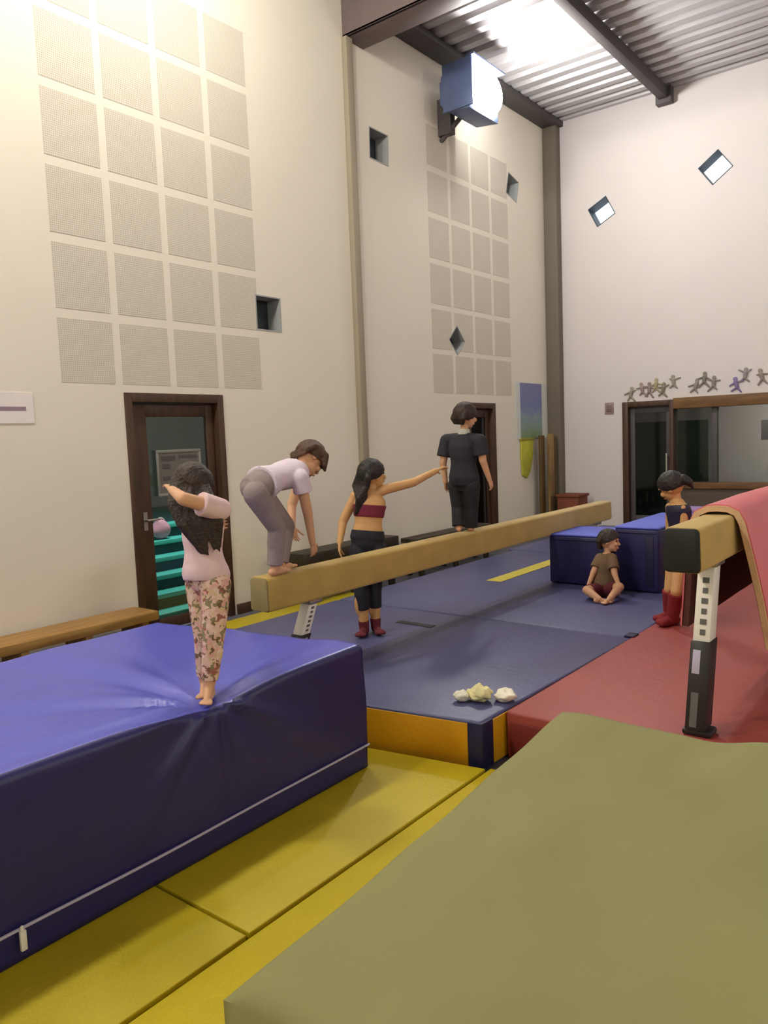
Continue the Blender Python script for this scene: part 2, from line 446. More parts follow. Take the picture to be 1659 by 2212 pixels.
def cutbox(c, half, rot, axis):
    """square cutter through a wall, turned about the wall normal"""
    g = Geo(); g.box(-half[0], half[0], -half[1], half[1], -half[2], half[2])
    o = bpy.data.objects.new('cutter', g.mesh('cutter')); o.matrix_world = Matrix.Translation(c) @ Matrix.Rotation(rot, 4, axis); COL.objects.link(o); return o
def wall_with_holes(name, g, m, cutters):
    w = struct(name, g, m)
    for c in cutters:
        b = w.modifiers.new('cut', 'BOOLEAN'); b.operation = 'DIFFERENCE'; b.solver = 'EXACT'; b.object = c
    bake(w)
    for c in cutters:
        me = c.data; bpy.data.objects.remove(c); bpy.data.meshes.remove(me)
    return w

WIN_L = [(5.53, 2.94, .345, 0.0, 1), (7.44, 5.05, .36, -0.03, 2), (10.66, 5.30, .33, math.radians(-14), 3), (9.01, 2.93, .29, math.radians(45), 4)]
WIN_B = [(4.85, 5.00, .33, math.radians(27), 5), (3.18, 5.26, .34, math.radians(36), 6)]
DOOR1, DOOR2 = (3.81, 4.87, 2.12), (9.22, 9.98, 2.10)
BACK = (0.9, 3.77, 4.55, 0.78, 2.06)     # window end, door/window division, door end, sill, head

cut = [cutbox(((DOOR1[0] + DOOR1[1]) / 2, YW, DOOR1[2] / 2 - .1), ((DOOR1[1] - DOOR1[0]) / 2, 1, DOOR1[2] / 2 + .1), 0, 'Y'),
       cutbox(((DOOR2[0] + DOOR2[1]) / 2, YW, DOOR2[2] / 2 - .1), ((DOOR2[1] - DOOR2[0]) / 2, 1, DOOR2[2] / 2 + .1), 0, 'Y')]
for x, z, s, a, i in WIN_L: cut.append(cutbox((x, YW, z), (s / 2, 1, s / 2), -a, 'Y'))
wall_with_holes('wall_left', Geo().box(XF, XB + .3, YW, YW + .3, 0, ZC + .2), M['wall'], cut)
cut = [cutbox((XB, (BACK[0] + BACK[1]) / 2, (BACK[3] + BACK[4]) / 2), (1, (BACK[1] - BACK[0]) / 2 + .001, (BACK[4] - BACK[3]) / 2), 0, 'X'),
       cutbox((XB, (BACK[1] + BACK[2]) / 2, BACK[4] / 2 - .1), (1, (BACK[2] - BACK[1]) / 2, BACK[4] / 2 + .1), 0, 'X')]
for y, z, s, a, i in WIN_B: cut.append(cutbox((XB, y, z), (1, s / 2, s / 2), -a, 'X'))
wall_with_holes('wall_far', Geo().box(XB, XB + .3, YR, YW, 0, ZC + .2), M['wallback'], cut)
struct('wall_right', Geo().box(XF, XB, YR - .2, YR, 0, ZC + .2), M['wall'])
struct('wall_behind', Geo().box(XF - .2, XF, YR, YW, 0, ZC + .2), M['wall'])
struct('floor', Geo().box(XF, XB + .3, YR, YW + .3, -.2, 0), M['floor'])

# corrugated steel roof sheet: ridges run across the hall
prof = []; x = XF; k = 0
while x < XB + .1:
    prof += [(x, ZC), (x + .12, ZC), (x + .15, ZC + .055), (x + .22, ZC + .055)]; x += .25; k += 1
prof.append((XB + .15, ZC)); prof.append((XB + .15, ZC + .15)); prof.append((XF, ZC + .15))
gc = Geo(); n = len(prof)
va = [(p[0], YR, p[1]) for p in prof] + [(p[0], YW + .05, p[1]) for p in prof]
gc.add(va, [(i, i + 1, i + 1 + n, i + n) for i in range(n - 1)])
struct('ceiling', gc, M['ceil'])
# steelwork: cross beam, roof joists, wall plate, pilaster, corner shade strip
g = Geo(); g.box(6.86, 7.22, YR, YW, 6.05, 6.08); g.box(6.86, 7.22, YR, YW, 6.44, 6.49); g.box(6.98, 7.1, YR, YW, 6.08, 6.44); g.box(6.86, 6.90, YR, YW, 6.05, 6.49)
struct('trim_1', g, M['steel'], label='grey steel cross beam under the corrugated ceiling, ending above the pilaster', bevel=.006)
g = Geo(); g.box(7.1, XB, 3.80, 3.92, 6.34, 6.5); g.box(11.70, XB, 3.75, 3.97, 6.28, 6.5)
struct('trim_2', g, M['steel_d'], label='dark roof joist running to the far wall under the ceiling', bevel=.006)
struct('trim_3', Geo().box(7.22, XB, 5.46, YW, 6.42, 6.5), M['steel_d'], label='dark steel wall plate along the top of the left wall', bevel=.01)
struct('trim_4', Geo().box(6.84, 6.95, YW - .07, YW, 0, 6.05), M['trunk'], label='narrow pilaster strip, shade put into its beige, up the left wall below the steel beam', bevel=.006)  # pilaster strip; its shaded side is put into the darker beige
struct('trim_5', Geo().box(XB - .16, XB, 5.52, YW, 0, 6.5), M['column'], label='grey-brown boxed strip standing for the shade in the far corner', bevel=.02)  # dark box stands in for the shadow down the corner
struct('trim_6', Geo().box(XF, 6.8, .9, 1.0, 6.34, 6.5), M['steel_d'], label='dark roof joist overhead', bevel=.006)
struct('baseboard_left', Geo().box(4.9, 9.2, YW - .02, YW, 0, .1), M['door'], bevel=.004)

def small_window(n, c, s, a, axis, pane_m, label):
    """small square niche window: four reveal boards and a pane at the back; a = turn about the wall normal"""
    R = Matrix.Translation(c) @ Matrix.Rotation(-a, 4, 'Y' if axis == 'Y' else 'X')
    h, t, d = s / 2, .012, .21 if axis == 'Y' else .29
    g = Geo()
    if axis == 'Y':
        for b in ((-h, -h + t, -h, h), (h - t, h, -h, h), (-h + t, h - t, -h, -h + t), (-h + t, h - t, h - t, h)):
            g.box(b[0], b[1], -.004, d, b[2], b[3])
        p = Geo().box(-h + t, h - t, d - .03, d - .015, -h + t, h - t)
    else:
        for b in ((-h, -h + t, -h, h), (h - t, h, -h, h), (-h + t, h - t, -h, -h + t), (-h + t, h - t, h - t, h)):
            g.box(-.004, d, b[0], b[1], b[2], b[3])
        p = Geo().box(d - .05, d - .035, -h + t, h - t, -h + t, h - t)
    for q in (g, p): q.v = [R @ v for v in q.v]
    o = struct('window_%d' % n, g, M['reveal'], label=label)
    build('pane', p, pane_m, o)
    if axis == 'X': o.data.materials[0] = M['reveal_d']
M['pane_sky'] = mat_emit('daylight_pane', rgb(226, 240, 250), 1.6)
M['pane_dark'] = mat('dark_pane', rgb(48, 56, 60), .12, .05, 5, spec=.6)
LB = {1: 'small square niche window right of the first perforated panel, above the brown door', 2: 'small square niche window high up right of the pilaster',
      3: 'small tilted niche window high on the left wall near the far corner', 4: 'small diamond niche window over the far perforated panel',
      5: 'small tilted bright window high on the far wall, nearer the corner', 6: 'small tilted bright window on the far wall, higher and further right'}
for x, z, s, a, i in WIN_L: small_window(i, (x, YW, z), s, a, 'Y', M['pane_dark'], LB[i])
for y, z, s, a, i in WIN_B: small_window(i, (XB, y, z), s, a, 'X', M['pane_sky'], LB[i])

# --- doors in the left wall
def glazed_door(n, x0, x1, z1, stile_l, stile_r, label, pane_m):
    d = struct('door_%d' % n, Geo().box(x0, x0 + .07, YW - .015, YW + .2, 0, z1).box(x1 - .07, x1, YW - .015, YW + .2, 0, z1).box(x0 + .07, x1 - .07, YW - .015, YW + .2, z1 - .08, z1), M['door'], label=label, bevel=.006)
    a, b = x0 + .075, x1 - .075
    y0, y1 = YW + .06, YW + .10
    build('door_leaf', Geo().box(a, a + stile_l, y0, y1, .02, z1 - .085).box(b - stile_r, b, y0, y1, .02, z1 - .085)
          .box(a + stile_l, b - stile_r, y0, y1, z1 - .20, z1 - .085).box(a + stile_l, b - stile_r, y0, y1, .02, .12), M['door'], d, bevel=.005)
    build('door_glass', Geo().box(a + stile_l - .01, b - stile_r + .01, y0 + .012, y0 + .020, .11, z1 - .19), pane_m, d)
    hg = Geo().tube((a + stile_l * .55, y0, 1.02), (a + stile_l * .55, y0 - .05, 1.02), .011, .011, 'f', 's').tube((a + stile_l * .55, y0 - .05, 1.02), (a + stile_l * .55 + .11, y0 - .05, 1.02), .011, .009)
    hg.box(a + stile_l * .55 - .02, a + stile_l * .55 + .02, y0 - .006, y0, .93, 1.09)
    build('door_handle', hg, M['chrome'], d, smooth=False)
    return d
glazed_door(1, *DOOR1, .17, .09, 'dark brown glazed door with a teal staircase behind its glass', M['glass'])
glazed_door(2, *DOOR2, .10, .10, 'dark brown glazed door behind the boy in black', M['glass_d'])

# stairwell behind the first door
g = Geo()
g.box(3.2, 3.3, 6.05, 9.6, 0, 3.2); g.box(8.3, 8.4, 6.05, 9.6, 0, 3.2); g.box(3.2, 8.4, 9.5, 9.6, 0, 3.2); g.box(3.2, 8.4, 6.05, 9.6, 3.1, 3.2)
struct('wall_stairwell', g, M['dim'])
struct('floor_stairwell', Geo().box(3.3, 8.3, 6.05, 9.5, -.1, 0), M['dim'])
st = empty('staircase', (4.8, 6.5, 0), 'teal staircase climbing away behind the glass of the first brown door', 'stairs')
for k in range(6):
    y = 6.28 + .2 * k; z = .045 + .15 * k
    build('tread', Geo().box(3.95, 7.2, y - .025, y + .21, z - .045, z), M['teal'], st, bevel=.006)
    if k: build('riser', Geo().box(3.97, 7.18, y, y + .2, z - .15, z - .045), M['teal_d'], st)
build('side_board', Geo().prism([(6.25, 0), (7.5, 0), (7.5, 1.0), (7.3, 1.0), (6.25, .2)], 'x', 3.88, 3.94), M['door'], st)
pk = empty('cloth_bag', (5.10, 7.17, .645), 'pink cloth bag on the teal stairs, seen through the door glass', 'bag')
g = Geo(); g.ell((5.10, 7.17, .755), (.11, 0, 0), (0, .075, 0), (0, 0, .11), 30, 18)
for v in g.v: v += Vector((noise.noise(v * 9), noise.noise(v * 9 + Vector((5, 0, 0))) * .5, 0)) * .03; v.z = max(.648, v.z)
build('bag_body', g, mat('pink_cloth', rgb(226, 150, 170), .85, .08, 12), pk, smooth=True)
g = Geo(); pts = [Vector((5.10 + .045 * math.cos(q), 7.17, .845 + .03 * math.sin(q))) for q in [PI * i / 8 for i in range(9)]]
for q, r_ in zip(pts, pts[1:]): g.tube(q, r_, .010, .010, n=8)
build('carry_strap', g, M['tee_pink'], pk)
# room behind the second door
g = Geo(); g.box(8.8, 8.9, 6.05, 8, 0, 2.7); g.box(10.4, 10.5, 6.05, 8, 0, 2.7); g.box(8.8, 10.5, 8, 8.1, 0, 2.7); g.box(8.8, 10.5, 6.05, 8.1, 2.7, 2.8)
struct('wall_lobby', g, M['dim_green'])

# --- glazed door and long window in the far wall
d3 = struct('door_3', Geo().box(XB - .02, XB + .2, BACK[2] - .09, BACK[2], 0, BACK[4]).box(XB - .02, XB + .2, BACK[1], BACK[1] + .06, 0, BACK[4]).box(XB - .02, XB + .2, BACK[1] + .06, BACK[2] - .09, BACK[4] - .08, BACK[4]),
            M['door'], label='dark glazed door in the far wall, left of the long window', bevel=.006)
build('door_leaf', Geo().box(XB + .06, XB + .10, 4.38, 4.455, .02, 1.975).box(XB + .06, XB + .10, 3.835, 3.90, .02, 1.975).box(XB + .06, XB + .10, 3.90, 4.38, 1.88, 1.975).box(XB + .06, XB + .10, 3.90, 4.38, .02, .3), M['steel_d'], d3, bevel=.005)
build('door_glass', Geo().box(XB + .072, XB + .08, 3.89, 4.39, .29, 1.89), M['glass_d'], d3)
build('pull_handle', Geo().tube((XB - .03, 3.87, .85), (XB - .03, 3.87, 1.25), .014, .014).tube((XB - .03, 3.87, .9), (XB + .07, 3.87, .9), .01, .01).tube((XB - .03, 3.87, 1.2), (XB + .07, 3.87, 1.2), .01, .01), M['chrome'], d3)
w7 = struct('window_7', Geo().box(XB - .03, XB + .2, BACK[0], BACK[1] - .001, BACK[4] - .14, BACK[4] + .02).box(XB - .05, XB + .2, BACK[0], BACK[1] - .001, BACK[3] - .05, BACK[3] + .04), M['lintel'],
            label='long internal window with brown wooden head and sill in the far wall', bevel=.006)
struct('trim_7', Geo().box(XB - .02, XB, BACK[0], BACK[1] - .01, .08, BACK[3] - .055), M['spandrel'], label='dark brown-grey panelling under the long window', bevel=.004)
build('mullion', Geo().box(XB + .04, XB + .14, 3.16, 3.24, BACK[3] + .04, BACK[4] - .14), M['steel_d'], w7, bevel=.005)
build('pane', Geo().box(XB + .08, XB + .088, 3.24, 3.77, BACK[3] + .04, BACK[4] - .14), M['glass_d'], w7)
build('pane', Geo().box(XB + .08, XB + .088, BACK[0], 3.16, BACK[3] + .04, BACK[4] - .14), M['glass'], w7)
g = Geo(); g.box(14.4, 14.5, -.5, 5.4, 0, 2.8); g.box(12.13, 14.5, 5.3, 5.4, 0, 2.8); g.box(12.13, 14.5, -.6, -.5, 0, 2.8); g.box(12.13, 14.5, -.6, 5.4, 2.7, 2.8)
struct('wall_office', g, M['lilac'])
struct('floor_office', Geo().box(12.13, 14.4, -.5, 5.3, -.1, 0), M['dim'])
part = empty('screen', (13.1, 3.9, 0), 'grey-green office screen standing behind the far glazed door', 'screen')
build('screen_board', Geo().box(13.08, 13.12, 3.62, 5.0, .1, 1.75), M['dim_green'], part, bevel=.005)
build('screen_foot', Geo().box(12.95, 13.25, 3.7, 3.76, 0, .1), M['steel_d'], part); build('screen_foot', Geo().box(12.95, 13.25, 4.85, 4.91, 0, .1), M['steel_d'], part)
tag(build('notice', Geo().box(XB + .068, XB + .074, 2.30, 2.58, 1.42, 1.70), M['charcoal'], bevel=.001), 'dark square notice stuck on the long window at the right edge', 'notice')

# --- perforated wall panels
def acoustic(name_lbl, x0, px, w, z0, pz, h, cols, rows):
    e = empty('acoustic_panel', (x0, YW, z0), name_lbl, 'wall panel', 'perforated panels on the left wall')
    for r in range(rows):
        for c in range(cols):
            q = build('perforated_square', Geo().box(x0 + c * px, x0 + c * px + w, YW - .0025, YW - .0003, z0 + r * pz, z0 + r * pz + h), M['perf'], e)
            for wx, wz, s, a, i in WIN_L:
                rr = s / 2 * (abs(math.cos(a)) + abs(math.sin(a))) + .004
                if x0 + c * px - rr < wx < x0 + c * px + w + rr and z0 + r * pz - rr < wz < z0 + r * pz + h + rr:
                    cb = cutbox((wx, YW, wz), (s / 2 + .004, .1, s / 2 + .004), -a, 'Y')
                    md = q.modifiers.new('cut', 'BOOLEAN'); md.object = cb; md.solver = 'EXACT'; bake(q); bpy.data.objects.remove(cb)
acoustic('perforated square wall panels above the first brown door, left of the pilaster', 3.265, .547, .475, 2.19, .575, .50, 4, 6)
acoustic('faint perforated square wall panels right of the pilaster, towards the far corner', 8.42, .535, .465, 2.22, .575, .50, 4, 6)

# --- wall lamp (up-lighter) and the hall's other lamps
lamp = empty('wall_floodlight', (8.75, 5.5, 5.9), 'glowing blue-grey floodlight fixed high on the left wall under the ceiling', 'lamp')
g = Geo(); g.prism([(5.50, 5.72), (5.50, 6.06), (5.42, 6.14), (5.10, 6.20), (5.10, 5.60), (5.42, 5.64)], 'x', 8.42, 9.12)
g.box(8.39, 8.42, 5.04, 5.46, 5.62, 6.18); g.box(8.39, 9.15, 5.0, 5.12, 6.18, 6.205)
for k in range(4): g.box(8.48 + .19 * k, 8.52 + .19 * k, 5.49, 5.56, 5.76, 6.04)      # cooling ribs
build('housing', g, M['lamp_body'], lamp, bevel=.006)
M['bulb'] = mat_emit('lamp_glow', (1, .97, .93, 1), 170)
build('lens', Geo().ell((8.80, 5.09, 5.90), (.36, 0, 0), (0, .13, 0), (0, 0, .27), 28, 16), M['bulb'], lamp, smooth=True)
build('bracket', Geo().box(8.70, 8.80, 5.55, 5.75, 5.50, 5.95).tube((8.75, 5.44, 5.66), (8.75, 5.72, 5.46), .03, .03), M['steel_d'], lamp)

def area(loc, size, power, col, target=None, spread=None):
    l = bpy.data.lights.new('hall_lamp', 'AREA'); l.shape = 'DISK'; l.size = size; l.energy = power; l.color = col
    o = bpy.data.objects.new('hall_lamp', l); o.location = loc; COL.objects.link(o)
    t = Vector(target if target else (loc[0], loc[1], 0)) - Vector(loc); o.rotation_euler = t.to_track_quat('-Z', 'Y').to_euler(); return o
def point(loc, r, power, col):
    l = bpy.data.lights.new('hall_lamp', 'POINT'); l.shadow_soft_size = r; l.energy = power; l.color = col
    o = bpy.data.objects.new('hall_lamp', l); o.location = loc; COL.objects.link(o); return o
WARM = (1.0, .935, .845)
for x, e_ in ((4.0, 150), (.7, 270), (-3.5, 330)): point((x, 4.2, 6.05), .2, e_, WARM)
for x in (8.0, 2.0, -4.0): point((x, -7.0, 5.2), .4, 300, WARM)
build('landing', Geo().box(3.95, 7.2, 7.46, 9.45, .75, .8), M['teal_d'], st)
area((5.2, 6.8, 3.05), 1.0, 80, (.86, 1, .98))          # unseen lamp added to brighten the teal stairs
area((13.2, 2.0, 2.65), .8, 60, WARM)                  # unseen lamp added to lighten the office
area((9.6, 7.2, 2.65), .5, 5, WARM)                    # lobby ceiling lamp

# --- things on the left wall
s = empty('wall_notice', (2.6, YW, 2.0), 'white paper notice with a mauve line on the left wall, at the photo\'s left edge', 'notice')
build('sheet', Geo().box(2.2, 3.02, YW - .006, YW - .001, 1.87, 2.10), M['paper'], s)
build('printed_line', Geo().box(2.3, 2.96, YW - .0075, YW - .006, 1.965, 1.995), M['ink'], s)
dp = empty('door_poster', (4.36, YW + .05, 1.45), 'grey framed poster on the glass of the first brown door, behind the small girl', 'poster')
build('sheet', Geo().box(4.13, 4.60, YW + .045, YW + .049, 1.22, 1.62), mat('poster_grey', rgb(104, 100, 94), .7, .1, 14), dp)
build('border', Geo().box(4.12, 4.61, YW + .04, YW + .05, 1.60, 1.625).box(4.12, 4.61, YW + .04, YW + .05, 1.215, 1.24).box(4.12, 4.145, YW + .04, YW + .05, 1.24, 1.60).box(4.585, 4.61, YW + .04, YW + .05, 1.24, 1.60), mat('poster_border', rgb(128, 130, 124), .6), dp, bevel=.002)
for (x0, x1, z0, z1) in ((4.17, 4.32, 1.53, 1.57), (4.36, 4.56, 1.55, 1.575), (4.18, 4.26, 1.46, 1.50), (4.42, 4.5, 1.44, 1.50), (4.18, 4.26, 1.36, 1.39), (4.34, 4.52, 1.30, 1.34)): build('printed_block', Geo().box(x0, x1, YW + .042, YW + .046, z0, z1), M['steel_d'], dp)

p2 = empty('poster', (11.1, YW, 2.0), 'tall blue and green poster with white margins near the far corner', 'poster')
build('sheet', Geo().box(10.62, 11.64, YW - .008, YW - .002, 1.56, 2.43), mat('poster_white', rgb(206, 210, 206), .7, .02), p2)
pm = mat('poster_picture', rgb(120, 130, 170), .6, .15, 5)
nt = pm.node_tree; tc = nt.nodes.new('ShaderNodeTexCoord'); sx = nt.nodes.new('ShaderNodeSeparateXYZ'); rr = nt.nodes.new('ShaderNodeValToRGB'); mr = nt.nodes.new('ShaderNodeMapRange')
mr.inputs['From Min'].default_value = 1.5; mr.inputs['From Max'].default_value = 2.43
nzz = nt.nodes.new('ShaderNodeTexNoise'); nzz.inputs['Scale'].default_value = 9; mad = nt.nodes.new('ShaderNodeMath'); mad.operation = 'MULTIPLY_ADD'; mad.inputs[1].default_value = .35
nt.links.new(tc.outputs['Object'], nzz.inputs['Vector']); nt.links.new(nzz.outputs['Fac'], mad.inputs[0])
nt.links.new(tc.outputs['Object'], sx.inputs['Vector']); nt.links.new(sx.outputs['Z'], mad.inputs[2]); nt.links.new(mad.outputs[0], mr.inputs['Value']); nt.links.new(mr.outputs['Result'], rr.inputs['Fac'])
el = rr.color_ramp.elements; el[0].position = .1; el[0].color = rgb(122, 132, 80); el[1].position = 1; el[1].color = rgb(124, 126, 168)
e = el.new(.35); e.color = rgb(128, 152, 124); e = el.new(.6); e.color = rgb(134, 156, 164); e = el.new(.8); e.color = rgb(118, 126, 172)
nt.links.new(rr.outputs['Color'], nt.nodes['Principled BSDF'].inputs['Base Color'])
build('picture', Geo().box(10.74, 11.46, YW - .010, YW - .008, 1.56, 2.42), pm, p2)
pn = empty('pennant', (10.9, YW, 1.25), 'yellow-green cloth pennant hanging under the blue poster', 'pennant')
build('cloth', Geo().prism([(10.72, 1.55), (11.12, 1.55), (11.08, 1.25), (11.0, 1.05), (10.88, .94), (10.74, 1.0), (10.71, 1.3)], 'y', YW - .03, YW - .006), mat('yellow_green_cloth', rgb(186, 184, 62), .8, .14, 8, .3, 12), pn, bevel=.004)
build('hem', Geo().box(10.70, 11.14, YW - .034, YW - .004, 1.53, 1.57), mat('pennant_hem', rgb(150, 142, 54), .8), pn, bevel=.004)
for i, (x0, x1, yb, z1, m, lab) in enumerate(((11.12, 11.26, 5.62, 1.60, 'plank_d', 'dark upright board leaning in the far corner, leftmost of three'), (11.28, 11.44, 5.55, 1.62, 'plank', 'light tan upright board in the far corner, middle of three'), (11.46, 11.60, 5.58, 1.58, 'plank_d', 'dark upright board in the far corner, next to the grey shade strip'))):
    g = Geo(); g.box(x0, x1, yb - .02, yb + .02, 0, z1)
    tag(build('upright_board', g, M[m], bevel=.006), lab, 'board', 'upright boards in the far corner')
rb = empty('crate', (11.5, 5.2, .25), 'small red-brown crate on the floor by the corner shade strip', 'crate')
build('crate_body', Geo().box(11.25, 11.62, 5.05, 5.4, 0, .62), M['redbox'], rb, bevel=.01); build('crate_lid', Geo().box(11.23, 11.64, 5.03, 5.42, .62, .66), M['redbox'], rb, bevel=.008)

# --- on the far wall: switch plate and a row of paper cut-outs over the window
sp = empty('switch_plate', (XB, 4.76, 1.98), 'small grey-mauve square plate left of the far glazed door', 'plate')
build('plate', Geo().box(XB - .012, XB, 4.69, 4.83, 1.89, 2.07), mat('mauve_plate', rgb(146, 124, 122), .5), sp, bevel=.004)
build('button', Geo().box(XB - .018, XB - .012, 4.72, 4.80, 1.93, 2.03), mat('mauve_button', rgb(122, 102, 102), .5), sp, bevel=.003)
cut_cols = [((128, 124, 104), 'olive-grey'), ((132, 108, 102), 'brown'), ((118, 96, 92), 'dark brown'), ((150, 140, 96), 'khaki'), ((104, 102, 74), 'dark olive'), ((128, 122, 108), 'grey'), ((122, 116, 108), 'grey'), ((96, 94, 80), 'charcoal'), ((112, 106, 96), 'dark grey'), ((98, 82, 138), 'purple'), ((118, 108, 112), 'mauve-grey'), ((124, 104, 92), 'brown')]
cut_pos = [(4.42, 2.17, 0), (4.23, 2.22, 1), (4.13, 2.22, 2), (4.03, 2.27, 3), (3.93, 2.20, 4), (3.76, 2.30, 5), (3.46, 2.22, 6), (3.33, 2.31, 7), (3.20, 2.24, 8), (2.88, 2.20, 9), (2.78, 2.32, 10), (2.55, 2.29, 11)]
places = ['furthest left of the row over the far door', 'second from the left over the far door', 'third from the left over the far door', 'fourth in the row, above the door edge', 'fifth in the row', 'alone between the two clusters', 'left one of the middle cluster', 'top one of the middle cluster', 'right one of the middle cluster', 'splayed one above the long window', 'top one of the right cluster', 'at the right edge of the photo']
for (y, z, i) in cut_pos:
    c, nm = cut_cols[i]; R = random.Random(i * 5 + 1); s = .085
    mm = mat('cutout_' + nm.replace(' ', '_').replace('-', '_'), rgb(*[int(q * .72 + 60) for q in c]), .85, .12, 30)
    e = empty('paper_cutout', (XB, y, z), '%s paper figure on the far wall, %s' % (nm, places[i]), 'wall decoration', 'paper cut-outs above the far window')
    lean = R.uniform(-.4, .4)
    g = Geo(); g.tube((XB - .009, y, z - .02), (XB - .009, y + lean * .06, z + .05), .026, .032, n=8)
    for q in (-1, 1):
        g.tube((XB - .009, y, z - .02), (XB - .009, y + q * R.uniform(.03, .08), z - R.uniform(.06, .11)), .018, .012, n=8)
    build('figure', g, mm, e)
    g2 = Geo(); g2.ell((XB - .009, y + lean * .08, z + .095), (.006, 0, 0), (0, .03, 0), (0, 0, .03), 12, 8); build('figure_head', g2, mm, e)
    g3 = Geo()
    for q in (-1, 1): g3.tube((XB - .009, y + lean * .06, z + .05), (XB - .009, y + q * R.uniform(.06, .10), z + R.uniform(.0, .1)), .014, .01, n=8)
    build('figure_arm', g3, mm, e)

# ------------------------------------------------------------------ mats
def quadbox(g, a, b, c, d, z0, z1, mi=0):
    """box on four floor corners a,b,c,d"""
    vs = [(p[0], p[1], z) for z in (z0, z1) for p in (a, b, c, d)]
    return g.add(vs, [(3, 2, 1, 0), (4, 5, 6, 7), (0, 1, 5, 4), (1, 2, 6, 5), (2, 3, 7, 6), (3, 0, 4, 7)], mi)
def floor_mat(name, pts, z0, z1, m, label, bevel=.012):
    return tag(build(name, quadbox(Geo(), *pts, z0, z1), m, bevel=bevel, segs=3), label, 'mat')
ye = lambda y: 3.10 - .17 * (y - 1.9)
floor_mat('floor_mat', ((1.585, 1.89), (ye(1.89), 1.89), (ye(4.2), 4.2), (1.585, 4.2)), 0, .04, M['yellow'], 'thin yellow floor mat between the big blue crash mat and the yellow-sided step', .006)
floor_mat('floor_mat', ((-1.2, 1.89), (1.570, 1.89), (1.570, 4.2), (-1.2, 4.2)), 0, .04, M['yellow'], 'thin yellow floor mat at the photo\'s lower left, partly under the blue crash mat', .006)
floor_mat('floor_mat', ((-1.2, -.6), (3.26, -.6), (3.12, 1.872), (-1.2, 1.872)), 0, .04, M['yellow'], 'thin yellow floor mat in the foreground beside the green mat', .006)
floor_mat('floor_mat', ((3.75, 4.55), (6.3, 4.55), (6.3, 5.45), (3.75, 5.45)), 0, .05, M['yellow'], 'narrow yellow floor mat along the wall right of the first door', .01)

fx = lambda y: 3.14 - .16 * (y - 1.93)
mA = empty('landing_mat', (4, 3, 0), 'thick navy landing mat with yellow end face, holding the cream bundles', 'mat')
build('mat_body', quadbox(Geo(), (fx(1.93), 1.93), (5.0, 1.875), (5.0, 4.52), (fx(4.52), 4.52), 0, .25), M['navy'], mA, bevel=.015, segs=3)
build('end_panel', quadbox(Geo(), (fx(2.0) - .006, 2.0), (fx(2.0) + .02, 2.0), (fx(4.5) + .02, 4.5), (fx(4.5) - .006, 4.5), .012, .235), M['yellow_side'], mA, bevel=.003)
build('side_panel', quadbox(Geo(), (3.235, 1.921), (4.98, 1.871), (4.98, 1.89), (3.235, 1.94), .012, .235), M['yellow_side'], mA, bevel=.003)
build('corner_band', quadbox(Geo(), (fx(1.93) - .009, 1.921), (3.232, 1.917), (3.232, 1.95), (fx(2.0) - .009, 2.0), .008, .244), M['navy_d'], mA, bevel=.004)
build('hook_strip', Geo().box(4.57, 4.64, 3.22, 3.55, .2495, .2535), M['rubber'], mA, bevel=.001)
mB = empty('landing_mat', (6.6, 3, 0), 'navy landing mat in the middle distance with a yellow stripe, under the foam blocks', 'mat')
build('mat_body', quadbox(Geo(), (5.02, 1.875), (8.2, 1.86), (8.2, 4.52), (5.02, 4.52), 0, .25), M['navy'], mB, bevel=.015, segs=3)
build('stripe', Geo().box(6.35, 8.1, 3.64, 3.80, .2495, .2535), mat('pale_yellow_band', rgb(196, 182, 70), .6, .05), mB)
build('corner_flap', Geo().box(5.0, 5.10, 1.862, 1.93, .245, .262), M['navy_d'], mB, bevel=.004)
mC = floor_mat('landing_mat', ((8.22, 1.86), (10.9, 1.86), (10.9, 4.6), (8.22, 4.6)), 0, .25, M['navy'], 'furthest navy landing mat, below the far wall')
mR = empty('red_floor_mat', (6, 0, 0), 'wide red floor mat under the second balance beam', 'mat')
build('mat_body', quadbox(Geo(), (3.34, -2.6), (9.0, -2.6), (9.0, 1.835), (3.34, 1.906), 0, .252), M['red'], mR, bevel=.015, segs=3)
build('edge_band', Geo().box(3.33, 3.37, -2.5, 1.88, .02, .2), M['red_d'], mR, bevel=.004)

